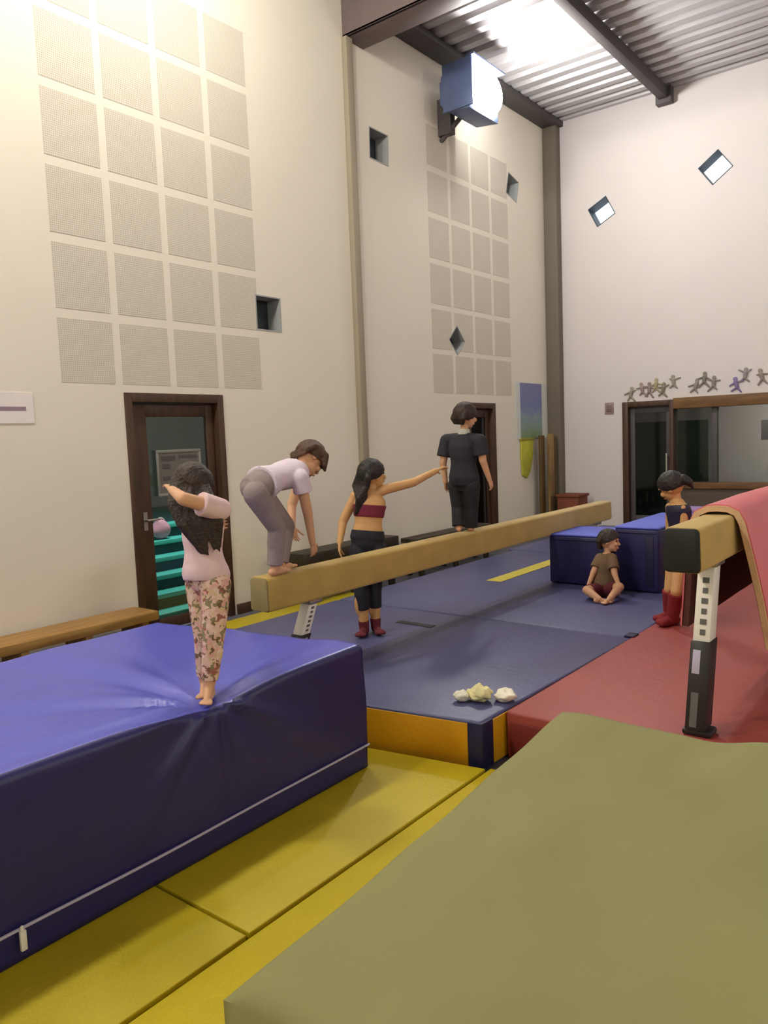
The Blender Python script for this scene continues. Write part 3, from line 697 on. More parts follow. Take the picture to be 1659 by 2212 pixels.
# --- big blue crash mat with creases running out from the child's feet
FOOT = (1.90, 2.47)
cm = empty('crash_mat', (1, 3, .04), 'big royal blue crash mat with white piping, the small girl standing on its edge', 'mat')
def crash():
    x0, x1, y0, y1, z0, z1, r = -1.1, 2.80, 2.38, 3.76, .045, .66, .035
    sec = [(0, z0 + (z1 - r - z0) * i / 22) for i in range(23)]
    sec += [(r - r * math.cos(a), z1 - r + r * math.sin(a)) for a in (PI / 8, PI / 4, 3 * PI / 8, PI / 2)]
    sec += [(r + (y1 - y0 - 2 * r) * i / 46, z1) for i in range(1, 47)]
    sec += [(y1 - y0 - r + r * math.sin(a), z1 - r + r * math.cos(a)) for a in (PI / 6, PI / 3, PI / 2)]
    sec += [(y1 - y0, z0 + .2), (y1 - y0, z0)]
    NX = 170; R = []
    for i in range(NX + 1):
        t = i / NX; ring = []
        for (dy, z) in sec:
            dy = dy * (.94 + .06 * t); y = y0 + dy
            x = x0 + (x1 - .16 * dy - x0) * t
            dx, dd = x - FOOT[0], math.hypot(x - FOOT[0], dy - (FOOT[1] - y0))
            if dy > r:                                     # top: sink and creases
                ang = math.atan2(dy - (FOOT[1] - y0), dx)
                h = -.055 * math.exp(-(dd / .22) ** 1.3) * 1.0
                h += .016 * math.exp(-dd / .75) * (math.sin(9 * ang + 1.2) + .6 * math.sin(17 * ang + .4)) * min(1, dd / .16)
                h += .010 * noise.noise(Vector((x * 1.1, y * 1.6, 3)))
                edge = min(1, (dy - r) / .05)
                zz = z + h * edge + (1 - edge) * (-.040 * math.exp(-(dx / .26) ** 2))
                yy = y
            else:                                          # front: folds fanning downwards from the foot
                ang = math.atan2(dx, z1 + .05 - z); rr = math.hypot(dx, z1 - z)
                f = .016 * math.exp(-rr / .42) * (math.sin(11 * ang + .6) + .5 * math.sin(19 * ang)) * min(1, rr / .08)
                f += .012 * noise.noise(Vector((x * 1.3, z * 2.2, 9)))
                k = (z - z0) / (z1 - z0)
                yy = y + f * min(1, k * 3) - .03 * math.sin(PI * k) ** 2 * .5
                zz = z - .040 * math.exp(-(dx / .26) ** 2) * max(0, (k - .6) / .4)
            ring.append(Vector((x, yy, zz)))
        R.append(ring)
    g = Geo(); g.rings(R); m = len(sec)
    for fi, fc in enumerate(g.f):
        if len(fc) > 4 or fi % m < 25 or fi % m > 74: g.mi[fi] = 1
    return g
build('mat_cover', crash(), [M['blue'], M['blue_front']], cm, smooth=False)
for p in cm.children[0].data.polygons: p.use_smooth = len(p.vertices) == 4
g = Geo(); prev = None
for i in range(61):
    x = -1.1 + 3.9 * i / 60; q = Vector((x, 2.366 + .002 * math.sin(x * 7), .158 + .004 * math.sin(x * 3)))
    if prev is not None: g.tube(prev, q, .0055, .0055, n=8)
    prev = q
build('piping', g, M['piping'], cm)
build('zip_pull', Geo().box(1.055, 1.075, 2.352, 2.364, .09, .155).tube((1.065, 2.36, .155), (1.065, 2.36, .165), .006, .006), M['white'], cm, bevel=.002)
build('carry_handle', Geo().box(2.80, 2.86, 2.42, 2.56, .10, .16), M['navy_d'], cm, bevel=.012)

# --- green mat lying on a red foam block in the foreground
A, B, C_, D_ = (.765, .99), (2.235, 1.085), (2.54, -.55), (.92, -.72)   # near-left, far-left, far-right, near-right
gm = empty('gym_mat', (1.6, .3, .62), 'olive green mat in the foreground, lying on a red foam block', 'mat')
def green():
    N = 70; g = Geo(); top = []; z = .75
    for i in range(N + 1):
        for j in range(N + 1):
            u, v = i / N, j / N
            p = [(A[k] * (1 - u) + B[k] * u) * (1 - v) + (D_[k] * (1 - u) + C_[k] * u) * v for k in (0, 1)]
            h = .014 * noise.noise(Vector((p[0] * 1.6, p[1] * 3.2, 0))) + .012 * noise.noise(Vector((p[0] * 3 + p[1], p[1] * 7, 5)))
            h += .018 * math.exp(-((v - .06) / .07) ** 2) * u ** 4 - .012 * math.exp(-((v - .28) / .14) ** 2) * u ** 6
            e = min(u, v, 1 - u, 1 - v); rr = .045
            drop = 0 if e > rr else rr * .6 * (1 - math.sqrt(max(0, 1 - (1 - e / rr) ** 2)))
            top.append((p[0], p[1], z + h - drop))
    idx = lambda i, j: i * (N + 1) + j
    g.add(top, [(idx(i, j), idx(i + 1, j), idx(i + 1, j + 1), idx(i, j + 1)) for i in range(N) for j in range(N)])
    loop = [idx(i, 0) for i in range(N)] + [idx(N, j) for j in range(N)] + [idx(i, N) for i in range(N, 0, -1)] + [idx(0, j) for j in range(N, 0, -1)]
    n0 = len(g.v); L = len(loop)
    g.v += [Vector((g.v[q].x, g.v[q].y, .63)) for q in loop]
    for k in range(L):
        g.f.append([loop[k], loop[(k + 1) % L], n0 + (k + 1) % L, n0 + k]); g.mi.append(0)
    g.f.append([n0 + k for k in range(L)]); g.mi.append(0)
    return g
build('mat_cover', green(), M['green'], gm, smooth=True)
gp = Geo(); prev = None
for i in range(25):
    t = i / 24; q = Vector((B[0] + (C_[0] - B[0]) * t, B[1] + (C_[1] - B[1]) * t, .70 + .006 * math.sin(i)))
    if prev is not None: gp.tube(prev, q, .006, .006, n=8)
    prev = q
build('seam_cord', gp, mat('pale_cord', rgb(196, 178, 124), .7), gm)
rbk = empty('foam_block', (1.6, .3, .04), 'dark red foam block carrying the olive green mat', 'block')
build('block_body', quadbox(Geo(), (A[0] + .02, A[1] - .02), (D_[0] + .02, D_[1] + .03), (C_[0] - .03, C_[1] + .03), (B[0] - .03, B[1] - .03), .04, .628), M['red_d'], rbk, bevel=.02)
build('strap', Geo().box(1.2, 1.26, 1.0, 1.045, .2, .45), M['rubber'], rbk, bevel=.004)

# --- blue foam blocks in the distance
def foam_block(x0, x1, y0, y1, z0, z1, lab):
    e = empty('foam_block', ((x0 + x1) / 2, (y0 + y1) / 2, z0), lab, 'block')
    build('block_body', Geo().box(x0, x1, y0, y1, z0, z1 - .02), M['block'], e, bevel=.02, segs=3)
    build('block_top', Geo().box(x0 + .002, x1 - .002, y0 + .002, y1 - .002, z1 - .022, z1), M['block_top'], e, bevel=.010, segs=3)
    build('seam_cord', Geo().tube((x0 - .002, y0 + .03, z1 - .05), (x0 - .002, y1 - .03, z1 - .05), .006, .006, n=8), M['navy_d'], e)
    build('hook_strip', Geo().box(x0 - .006, x0, y0 + .05, y0 + .12, z0 + .05, z1 - .08), M['navy_d'], e, bevel=.002)
    return e
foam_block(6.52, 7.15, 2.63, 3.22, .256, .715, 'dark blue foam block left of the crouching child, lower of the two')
foam_block(6.46, 7.66, 2.18, 2.57, .256, .815, 'taller blue foam block with lighter blue top, right of the crouching child')
pb = empty('foam_wedge', (8.6, 2.45, .25), 'lavender foam wedge seen past the draped balance beam', 'wedge')
build('wedge_body', Geo().prism([(8.3, .25), (9.3, .25), (9.3, .55), (8.5, .80), (8.3, .78)], 'y', 2.0, 2.62), M['purple'], pb, bevel=.02)
build('carry_strap', Geo().box(8.29, 8.298, 2.2, 2.4, .45, .5), M['navy_d'], pb, bevel=.002)

# --- pale cloth bundles
for (x, y, sx_, sy_, sz_, m, lab, cat_, seed) in ((3.345, 2.175, .045, .04, .03, 'white_cloth', 'leftmost and smallest pale bundle at the landing mat corner', 'bundle', 1),
        (3.40, 2.095, .075, .06, .042, 'cream_cloth', 'yellowish middle bundle, tallest of the three on the landing mat', 'bundle', 2),
        (3.47, 1.985, .07, .05, .032, 'white_cloth', 'rightmost white bundle of the three on the landing mat', 'bundle', 3)):
    g = Geo(); g.ell((x, y, .25 + sz_), (sx_ * .8, 0, 0), (0, sy_ * 1.1, 0), (0, 0, sz_), 40, 24)
    for i, v in enumerate(g.v):
        q = Vector((v.x - x, v.y - y, 0)); k = 1 + .35 * noise.noise(Vector((v.x * 26 + seed * 9, v.y * 26, v.z * 40)))
        v.x = x + q.x * k; v.y = y + q.y * k; v.z = max(.25, .25 + (v.z - .25) * (1 + .3 * noise.noise(Vector((v.x * 34, v.y * 34, seed)))))
    tag(build('cloth_bundle', g, M[m], smooth=True), lab, cat_, 'pale bundles on the landing mat')

# ------------------------------------------------------------------ benches along the left wall
def bench(x0, x1, y0, y1, zt, th, m, lab, rails=True, nleg=4, z0=0.0):
    e = empty('gym_bench', ((x0 + x1) / 2, (y0 + y1) / 2, z0), lab, 'bench')
    build('seat', Geo().box(x0, x1, y0, y1, zt - th, zt), m, e, bevel=.01)
    for k in range(nleg):
        x = x0 + .12 + (x1 - x0 - .24) * k / (nleg - 1)
        build('leg', Geo().prism([(y0 + .02, zt - th), (y1 - .02, zt - th), (y1, z0), (y1 - .05, z0), ((y0 + y1) / 2, zt - th - .06), (y0 + .05, z0), (y0, z0)], 'x', x - .03, x + .03), m, e, bevel=.004)
    if rails: build('rail', Geo().box(x0 + .1, x1 - .1, (y0 + y1) / 2 - .02, (y0 + y1) / 2 + .02, .08 + z0, .15 + z0), m, e, bevel=.004)
    return e
bench(1.0, 3.74, 5.36, 5.70, .315, .075, M['bench'], 'low light wooden bench along the wall behind the big blue crash mat', nleg=6)
bench(5.33, 6.85, 5.22, 5.50, .56, .12, M['bench_d'], 'dark padded bench against the wall behind the girl in the crop top', nleg=3)
bench(7.27, 9.0, 5.28, 5.52, .46, .055, M['bench_d'], 'dark slim bench against the wall beside the boy in black', nleg=3)

# ------------------------------------------------------------------ balance beams
def beam_thing(x0, x1, yc, w, zb, zt, zf, lab, cap_m, legs, fy=(.42, .42)):
    e = empty('balance_beam', ((x0 + x1) / 2, yc, zf), lab, 'balance beam', 'balance beams'); e['kind'] = 'thing'
    h = w / 2; r = .022
    pts = []
    for cx, cz, a0 in ((h - r, zt - r, 0), (-h + r, zt - r, 90), (-h + r * .8, zb + r * .8, 180), (h - r * .8, zb + r * .8, 270)):
        for k in range(5):
            a = math.radians(a0 + 22.5 * k); pts.append((yc + cx + r * math.cos(a), cz + r * math.sin(a)))
    build('bar', Geo().prism(pts, 'x', x0 + .012, x1 - .012), M['beam'], e, bevel=.004)
    for xa, xb in ((x0, x0 + .014), (x1 - .014, x1)): build('end_cap', Geo().prism([(yc + (p[0] - yc) * .97, (zb + zt) / 2 + (p[1] - (zb + zt) / 2) * .97) for p in pts], 'x', xa, xb), cap_m, e, bevel=.006)
    for (xt, xbm, wt, style) in legs:
        top, bot = Vector((xt, yc, zb - .005)), Vector((xbm, yc, zf + .03)); d = bot - top
        def seg(t0, t1, wx, wy, off=0, ox=0):
            p, q = top + d * t0, top + d * t1
            vs = [(c.x + ox + sx * wx / 2, c.y + off + sy * wy / 2, c.z) for c in (p, q) for sx, sy in ((-1, -1), (1, -1), (1, 1), (-1, 1))]
            return vs, [(0, 1, 2, 3), (7, 6, 5, 4), (0, 4, 5, 1), (1, 5, 6, 2), (2, 6, 7, 3), (3, 7, 4, 0)]
        sp = .48
        lg = build('leg', Geo().add(*seg(0, sp + .03, wt, .075)), M['white'], e, bevel=.005)
        ny = -.0375
        for k in range(6):                                    # stacked maker's letters, too small to read
            t = .10 + .062 * k
            lw = (.5 if k % 2 else .62)
            if style: build('letter', Geo().add(*seg(t, t + .032, .004, .075 * lw * .6, -.004, -wt / 2 - .002)), M['charcoal'], lg)
            else: build('letter', Geo().add(*seg(t, t + .03, wt * lw * .5, .004, ny - .002)), M['charcoal'], lg)
        lo = build('lower_leg', Geo().add(*seg(sp, 1.0, wt * 1.18, .088)), M['black'], e, bevel=.005)
        if style:
            build('mark', Geo().add(*seg(sp + .05, sp + .19, .004, .034, .012, -wt * .59 - .002)), M['piping'], lo, bevel=.001)
            build('mark', Geo().add(*seg(sp + .30, sp + .5, .004, .032, .008, -wt * .59 - .002)), M['charcoal'], lo)
        else:
            build('mark', Geo().add(*seg(sp + .05, sp + .19, wt * .42, .004, -.046)), M['piping'], lo, bevel=.001)
        build('foot', Geo().box(xbm - .05, xbm + .055, yc - fy[0], yc + fy[1], zf, zf + .03), M['black'], e, bevel=.012)
        build('clamp', Geo().box(xt - wt * .7, xt + wt * .7, yc - .05, yc + .05, zb - .03, zb), M['chrome'], e, bevel=.004)
    return e
beam_thing(2.95, 7.98, 3.27, .14, .695, .89, .25, 'long tan balance beam with the bending child and the boy standing on it', M['beam_end'], [(3.37, 3.18, .075, 0), (7.70, 7.88, .075, 0)])
beam_thing(3.31, 8.31, 1.025, .15, 1.035, 1.225, .253, 'nearer balance beam with black end cap, partly covered by the draped red mat', M['rubber'], [(3.73, 3.545, .10, 1), (7.9, 8.08, .10, 1)], (.07, .06))

# --- thick red mat folded over the second beam
inner = [(1.165, .66), (1.152, .84), (1.140, 1.03), (1.126, 1.17), (1.104, 1.216), (1.065, 1.236), (1.025, 1.239), (.985, 1.236), (.955, 1.222), (.934, 1.18), (.914, 1.10), (.885, .98), (.85, .82), (.812, .60)]
outer = []
for i, p in enumerate(inner):
    a = Vector(inner[max(0, i - 1)]); b = Vector(inner[min(len(inner) - 1, i + 1)]); t = (b - a).normalized(); nn = Vector((-t.y, t.x))
    if nn.dot(Vector(p) - Vector((1.025, .8))) < 0: nn = -nn
    outer.append((p[0] + nn.x * .038, p[1] + nn.y * .038))
dm = empty('folding_mat', (5.0, 1.025, 1.24), 'thick pink-red mat with cream foam edge draped over the nearer balance beam', 'mat')
def sheet(pa, pb, x0, x1, NX=24, wob=.006):
    g = Geo(); R = []
    loop = list(pa) + list(pb)[::-1]
    for i in range(NX + 1):
        x = x0 + (x1 - x0) * i / NX
        R.append([Vector((x, p[0] + wob * noise.noise(Vector((x * 3, p[0] * 4, p[1] * 4))), p[1] + wob * noise.noise(Vector((x * 3, p[0] * 5, 7 + p[1]))))) for p in loop])
    g.rings(R); return g
mid1 = [((a[0] * .85 + b[0] * .15), (a[1] * .85 + b[1] * .15)) for a, b in zip(outer, inner)]
mid2 = [((a[0] * .12 + b[0] * .88), (a[1] * .12 + b[1] * .88)) for a, b in zip(outer, inner)]
build('foam_core', sheet(mid1[3:], mid2[3:], 3.85, 6.3), M['foam'], dm, smooth=True)
build('shaded_foam_flap', sheet(mid1[:4], mid2[:4], 3.87, 6.28), M['liner'], dm, smooth=True)  # lower foam edge in liner brown, its shade put into the colour
build('cover', sheet(outer, mid1, 3.862, 6.29), M['pink'], dm, smooth=True)
build('liner', sheet(mid2, inner, 3.862, 6.29), M['liner'], dm, smooth=True)
# ------------------------------------------------------------------ people
def lerp(a, b, t): return a + (b - a) * t
class Person:
    """one child: joints in metres; body, clothes and hair are meshes grown on the same joints"""
    def __init__(s, key, label, H, face, skin, girth=1.0, head_up=None):
        s.J = {k: Vector(v) for k, v in JOINTS[key].items()}; J = s.J; s.k = H / 1.2; s.g = girth
        s.root = empty('person', (J['an_l'] + J['an_r']) / 2 - Vector((0, 0, .04)), label, 'person')
        s.spine = (J['neck'] - J['pelvis']).normalized()
        lat = (J['sh_r'] - J['sh_l']); lat -= s.spine * lat.dot(s.spine); s.lat = lat.normalized()     # towards the child's right
        s.fwd = s.spine.cross(s.lat).normalized()
        if s.fwd.dot(Vector(face[0])) < 0: s.fwd = -s.fwd
        hl = (J['hip_r'] - J['hip_l']); hl -= s.spine * hl.dot(s.spine)
        s.hlat = hl.normalized() if hl.length > .01 else s.lat
        f = Vector(face[1]).normalized(); up = Vector(head_up) if head_up else (J['head'] - J['neck']).normalized()
        s.hf = f; s.hu = (up - f * up.dot(f)).normalized(); s.hr = s.hf.cross(s.hu).normalized()
        s.skin = skin
    def torso(s, g, t0, t1, e, taper=1.0, n=26, steps=12, hem=0.0):
        """elliptical trunk between spine parameters t0..t1 (0 = crotch, 1 = base of the neck); e = cloth offset"""
        J, k = s.J, s.k
        prof = [(-.12, .060, .060), (0.0, .098, .078), (.10, .108, .082), (.25, .100, .074), (.42, .092, .068), (.6, .102, .076), (.76, .112, .080), (.88, .104, .070), (.96, .070, .052), (1.06, .042, .042)]
        def at(t):
            for (a, b) in zip(prof, prof[1:]):
                if t <= b[0]: u = max(0, (t - a[0]) / (b[0] - a[0])); u = u * u * (3 - 2 * u); return lerp(a[1], b[1], u), lerp(a[2], b[2], u)
            return prof[-1][1:]
        R = []
        for i in range(steps + 1):
            t = lerp(t0, t1, i / steps); a, b = at(t); a = a * k * s.g + e; b = b * k * s.g + e
            if hem and i < 4: a += hem * (4 - i) / 4; b += hem * (4 - i) / 4
            c = J['pelvis'] + (J['neck'] - J['pelvis']) * t - s.fwd * (.012 * k * math.sin(PI * t) if 0 < t < 1 else 0)
            lat = (s.hlat * (1 - min(1, max(0, t * 1.4))) + s.lat * min(1, max(0, t * 1.4)))
            lat = (lat - s.spine * lat.dot(s.spine)).normalized(); fw = s.spine.cross(lat).normalized()
            R.append([c + lat * a * math.cos(2 * PI * q / n) + fw * b * math.sin(2 * PI * q / n) for q in range(n)])
        g.rings(R)
    def limb(s, g, names, radii, e=0.0, c0='s', c1='s', upto=1.0, start=0.0):
        """chain of tapered segments; start/upto cut the first/last segment"""
        P = [s.J[n].copy() for n in names]; r = [x * s.k * s.g + e for x in radii]; m = len(P) - 1
        for i in range(m):
            a, b, ra, rb = P[i], P[i + 1], r[2 * i], r[2 * i + 1]
            if i == m - 1 and upto < 1: b, rb = a + (b - a) * upto, lerp(ra, rb, upto)
            if i == 0 and start > 0: a, ra = a + (P[1] - a) * start, lerp(ra, r[1], start)
            g.tube(a, b, ra, rb, c0 if i == 0 else 's', c1 if i == m - 1 else 's', 16)
    ARM = (.036, .031, .030, .021); LEG = (.066, .046, .045, .029)
    def calf(s, g, kn, an, e=0):
        a, b = s.J[kn], s.J[an]; d = (b - a); back = -s.legf
        c = a + d * .3 + back * .010 * s.k; g.ell(c, s.lat * (.040 * s.k + e), back * (.041 * s.k + e), d.normalized() * .10 * s.k, 16, 10)
    legf = Vector((1, 0, 0))
    def hand(s, g, side, curl=.35):
        J, k = s.J, s.k; w, tip = J['wr_' + side], J['tip_' + side]; d = (tip - w).normalized()
        ref = s.fwd if abs(d.dot(s.fwd)) < .8 else s.spine
        thumb = (ref - d * ref.dot(d)).normalized()            # the thumb side faces forward
        palm = d.cross(thumb).normalized()
        if side == 'l': palm = -palm
        if palm.dot(J['pelvis'] - w) < 0: palm = -palm
        L = .115 * k; pl = L * .50
        for t in (-1, -.33, .33, 1):                            # palm
            g.tube(w + thumb * t * .010 * k, w + d * pl + thumb * t * .019 * k, .0105 * k, .0095 * k)
        for i, (f, ln) in enumerate(((1, .80), (.36, .94), (-.3, .88), (-.98, .68))):
            q = w + d * pl * .96 + thumb * f * .0215 * k; dd = (d + thumb * f * .15).normalized(); le = L * .54 * ln
            for j, fr in enumerate((.42, .32, .26)):
                cdir = (dd * math.cos(curl * (j + .4)) + palm * math.sin(curl * (j + .4))).normalized()
                e2 = q + cdir * le * fr; g.tube(q, e2, (.0064 - .0006 * j) * k, (.0059 - .0006 * j) * k, n=10); q = e2
        q = w + d * pl * .28 + thumb * .012 * k
        for j, (fr, out) in enumerate(((.30, .9), (.22, .45), (.17, .2))):
            cdir = (d * .8 + thumb * out + palm * .3 * (j + .5)).normalized(); e2 = q + cdir * L * fr
            g.tube(q, e2, (.0085 - .001 * j) * k, (.0078 - .001 * j) * k, n=10); q = e2
    def foot(s, g, side, e=0):
        J, k = s.J, s.k; a, t = J['an_' + side], J['toe_' + side]; d = t - a; d.z = 0; d.normalize()
        z0 = s.ground + .003 if s.ground is not None else min(a.z, t.z) - .02
        heel = Vector((a.x, a.y, z0 + .022 * k + e)) - d * .030 * k; ball = Vector((a.x, a.y, z0 + .016 * k + e)) + d * .085 * k
        side_v = Vector((-d.y, d.x, 0))
        g.tube(a, heel + d * .015 * k, .027 * k + e, .023 * k + e); g.tube(heel, ball, .023 * k + e, .020 * k + e)
        g.tube(a + Vector((0, 0, -.005)), ball, .024 * k + e, .017 * k + e)
        for i in range(5):
            o = (i - 2) * .0115 * k; sgn = -1 if side == 'r' else 1
            g.tube(ball + side_v * o * .9, ball + side_v * o * 1.1 + d * (.034 - .004 * abs(i - (1 if sgn > 0 else 3))) * k, .0105 * k + e, .0085 * k + e, n=10)
    ground = None
    def head(s, g, R=1.0):
        J, k = s.J, s.k ** .5 * R; c = J['head']; f, u, r = s.hf, s.hu, s.hr
        g.tube(J['neck'] - s.spine * .03 * s.k, c - u * .05 * k - f * .012 * k, .036 * s.k, .034 * s.k)
        g.ell(c + u * .012 * k - f * .006 * k, r * .072 * k, f * .088 * k, u * .088 * k, 28, 18)                # skull
        g.ell(c - u * .045 * k + f * .026 * k, r * .052 * k, f * .052 * k, u * .056 * k, 24, 14)                # face and jaw
        g.ell(c - u * .088 * k + f * .052 * k, r * .020 * k, f * .018 * k, u * .014 * k, 14, 8)                 # chin
        g.tube(c + f * .080 * k - u * .004 * k, c + f * .094 * k - u * .034 * k, .006 * k, .0105 * k, n=10)     # nose
        for q in (-1, 1):
            g.ell(c + f * .090 * k - u * .038 * k + r * q * .008 * k, r * .007 * k, f * .007 * k, u * .006 * k, 10, 6)      # nostrils
            g.ell(c + f * .068 * k - u * .034 * k + r * q * .034 * k, r * .022 * k, f * .018 * k, u * .020 * k, 14, 8)      # cheek
            g.ell(c + f * .076 * k + u * .014 * k + r * q * .028 * k, r * .024 * k, f * .010 * k, u * .007 * k, 12, 6)      # brow
            e = c - f * .008 * k - u * .016 * k + r * q * .072 * k
            g.ell(e, r * .008 * k, f * .017 * k, u * .026 * k, 14, 8)                                                       # ear
        g.ell(c + f * .079 * k - u * .062 * k, r * .020 * k, f * .010 * k, u * .0055 * k, 14, 6)                # lips
        g.ell(c + f * .078 * k - u * .071 * k, r * .016 * k, f * .010 * k, u * .006 * k, 14, 6)
        for q in (-1, 1):
            build('eye', Geo().ell(c + f * .0725 * k - u * .006 * k + r * q * .028 * k, r * .0125 * k, f * .0085 * k, u * .008 * k, 14, 8), M['eye'], s.root, smooth=True)
        build('mouth', Geo().ell(c + f * .0895 * k - u * .0665 * k, r * .015 * k, f * .002 * k, u * .0025 * k, 12, 6), M['lips'], s.root, smooth=True)
        s.hk = k
    def body(s, curl=.35, R=1.0):
        g = Geo(); s.torso(g, -.12, 1.04, 0)
        for sd in 'lr':
            g.tube(s.J['neck'] - s.spine * .035 * s.k, s.J['sh_' + sd], .036 * s.k, .038 * s.k)
            s.limb(g, ['sh_' + sd, 'el_' + sd, 'wr_' + sd], s.ARM); s.hand(g, sd, curl)
            s.limb(g, ['hip_' + sd, 'kn_' + sd, 'an_' + sd], s.LEG); s.calf(g, 'kn_' + sd, 'an_' + sd); s.foot(g, sd)
        s.head(g, R)
        return build('body', g, s.skin, s.root, remesh=.0042, soft=2)
    def tshirt(s, name, m, t0=.10, sleeve=.62, e=.011, hem=.01, collar=None):
        g = Geo(); s.torso(g, t0, 1.0, e, hem=hem)
        for sd in 'lr':
            g.tube(s.J['neck'] - s.spine * .04 * s.k, s.J['sh_' + sd], .038 * s.k + e, .041 * s.k + e)
            a, b = s.J['sh_' + sd], s.J['el_' + sd]
            g.tube(a, a + (b - a) * sleeve, .040 * s.k + e, .038 * s.k + e * 1.5, 's', 'f', 18)
        o = build(name, g, m, s.root, remesh=.006, soft=2)
        if collar:
            n = s.J['neck']; build('collar', Geo().tube(n - s.spine * .008, n + s.spine * .045 * s.k, .056 * s.k, .050 * s.k, 'f', 'f', 20), collar, s.root, remesh=.005, soft=1)
        return o
    def trousers(s, name, m, t1=.16, upto=.92, e=.008, flare=0.0, knee_only=None):
        g = Geo(); s.torso(g, -.17, t1, e)
        g.ell(s.J['pelvis'] + s.spine * .01, s.hlat * (.096 * s.k * s.g + e), s.fwd * (.082 * s.k * s.g + e), s.spine * (.09 * s.k + e))
        for sd in 'lr':
            if knee_only is None:
                r = list(s.LEG); r[3] += flare; s.limb(g, ['hip_' + sd, 'kn_' + sd, 'an_' + sd], r, e, 's', 'f', upto)
                s.calf(g, 'kn_' + sd, 'an_' + sd, e)
            else:
                s.limb(g, ['hip_' + sd, 'kn_' + sd], s.LEG[:2], e, 's', 'f', knee_only)
        return build(name, g, m, s.root, remesh=.0055, soft=2)
    def sock(s, sd, m, start=.45, e=.005, name='sock'):
        g = Geo(); a, b = s.J['kn_' + sd], s.J['an_' + sd]; k = s.k * s.g
        g.tube(a + (b - a) * start, b, lerp(.045, .029, start) * k + e, .029 * k + e, 'f', 's', 16); s.foot(g, sd, e)
        return build(name, g, m, s.root, remesh=.005, soft=2)
    def hair(s, m, locks=(), vol=.012, name='hair', low=.30):
        """cap of hair over the skull, open at the face, plus hanging locks given as point lists with radii"""
        g = Geo(); k = s.hk; c = s.J['head']; f, u, r = s.hf, s.hu, s.hr
        n, mm = 34, 20; R = []
        cc = c + u * .014 * k - f * .010 * k
        for i in range(mm + 1):
            th = PI * (.02 + .62 * i / mm); ring = []
            for q in range(n):
                a = 2 * PI * q / n; fr = math.cos(a)
                # hairline: higher above the face than at the nape
                th2 = th * (1 - low * max(0, fr) ** 1.2) 
                v = (u * (.088 * k + vol) * math.cos(th2) + (f * (.090 * k + vol) * fr + r * (.074 * k + vol) * math.sin(a)) * math.sin(th2))
                w = 1 + .05 * noise.noise(v * 38) + .03 * noise.noise(v * 90)
                ring.append(cc + v * w)
            R.append(ring)
        g.rings(R)
        for pts, radii in locks:
            for i in range(len(pts) - 1): g.tube(pts[i], pts[i + 1], radii[i], radii[i + 1], n=12)
        return build(name, g, m, s.root, remesh=.0045, soft=1)
    def at(s, f=0, u=0, r=0):
        k = s.hk; return s.J['head'] + (s.hf * f + s.hu * u + s.hr * r) * k

CAM_R = Vector((math.sin(math.radians(38.35)), -math.cos(math.radians(38.35)), 0))    # to the right, as the hall is seen
CAM_F = Vector((math.cos(math.radians(38.35)), math.sin(math.radians(38.35)), 0))     # away

# small girl on the crash mat, seen from behind her right side, near arm lifted across her face
p = Person('girl', 'small girl in floral leggings and pale pink shirt standing on the blue crash mat', .98, (-CAM_R * .6 + CAM_F * .8, -CAM_R * .75 + CAM_F * .6 - Vector((0, 0, .25))), M['skin'], girth=1.05)
p.legf = (-CAM_R + CAM_F * .4).normalized(); p.ground = .622
p.body(curl=.5)
p.tshirt('t_shirt', M['tee_pink'], t0=-.02, sleeve=.55, e=.012, hem=.012)
p.trousers('leggings', M['floral'], t1=.16, upto=.90, e=.006, flare=.004)
L = [([Vector(q) for q in pts], [.021, .016, .0125, .004]) for pts in GIRL_LOCKS]
p.hair(M['hair_dark'], L, vol=.012)

# child bending forward on the beam
p = Person('bent', 'child in pale lilac shirt and grey leggings bending down on the balance beam', 1.16, ((1, 0, -.8), (.55, -.25, -.75)), M['skin'], head_up=(.75, 0, .55))
p.legf = Vector((1, 0, 0)); p.ground = .89
p.body(curl=.3)
p.tshirt('t_shirt', M['tee_lilac'], t0=.10, sleeve=.42, e=.014, hem=.016)
p.trousers('leggings', M['grey_leg'], t1=.36, upto=.94, e=.009, flare=.010)
L = []
for i in range(16):
    a = -1 + 2 * i / 15
    q0 = p.at(-.03, .07 - .03 * abs(a), a * .07); q1 = p.at(.035, .085 - .05 * abs(a), a * .085); q2 = p.at(.07, .05 - .06 * abs(a), a * .082)
    L.append(([q0, q1, q2, q2 - Vector((0, 0, .035))], [.024, .024, .018, .008])); L.append(([p.at(-.05, .03, a * .07), p.at(-.075, -.03, a * .075), p.at(-.07, -.06, a * .07)], [.024, .022, .010]))
p.hair(M['hair_brown'], L, vol=.015)

# helper girl behind the beam
p = Person('helper', 'girl in maroon crop top and black shorts behind the beam, reaching out to the boy', 1.26, (CAM_F * .8 + CAM_R * .5, CAM_F * .55 + CAM_R * .8 + Vector((0, 0, .12))), M['skin_tan'])
p.legf = (CAM_F * .6 + CAM_R * .5).normalized(); p.ground = .25
p.body(curl=.35)
g = Geo(); p.torso(g, .50, .74, .006); o = build('crop_top', g, M['maroon'], p.root, remesh=.006, soft=1)
g = Geo()
for q in (-1, 1):
    for sgn in (-1, 1):
        a = p.J['pelvis'] + (p.J['neck'] - p.J['pelvis']) * .72 + p.lat * q * .055 + p.fwd * sgn * .068
        b = p.J['neck'] - p.spine * .022 + p.lat * q * .058; g.tube(a, b, .010, .010)
build('strap', g, M['maroon'], p.root, remesh=.004, soft=1)
p.trousers('shorts', M['short_black'], t1=.24, e=.012, knee_only=.62)
g = Geo()
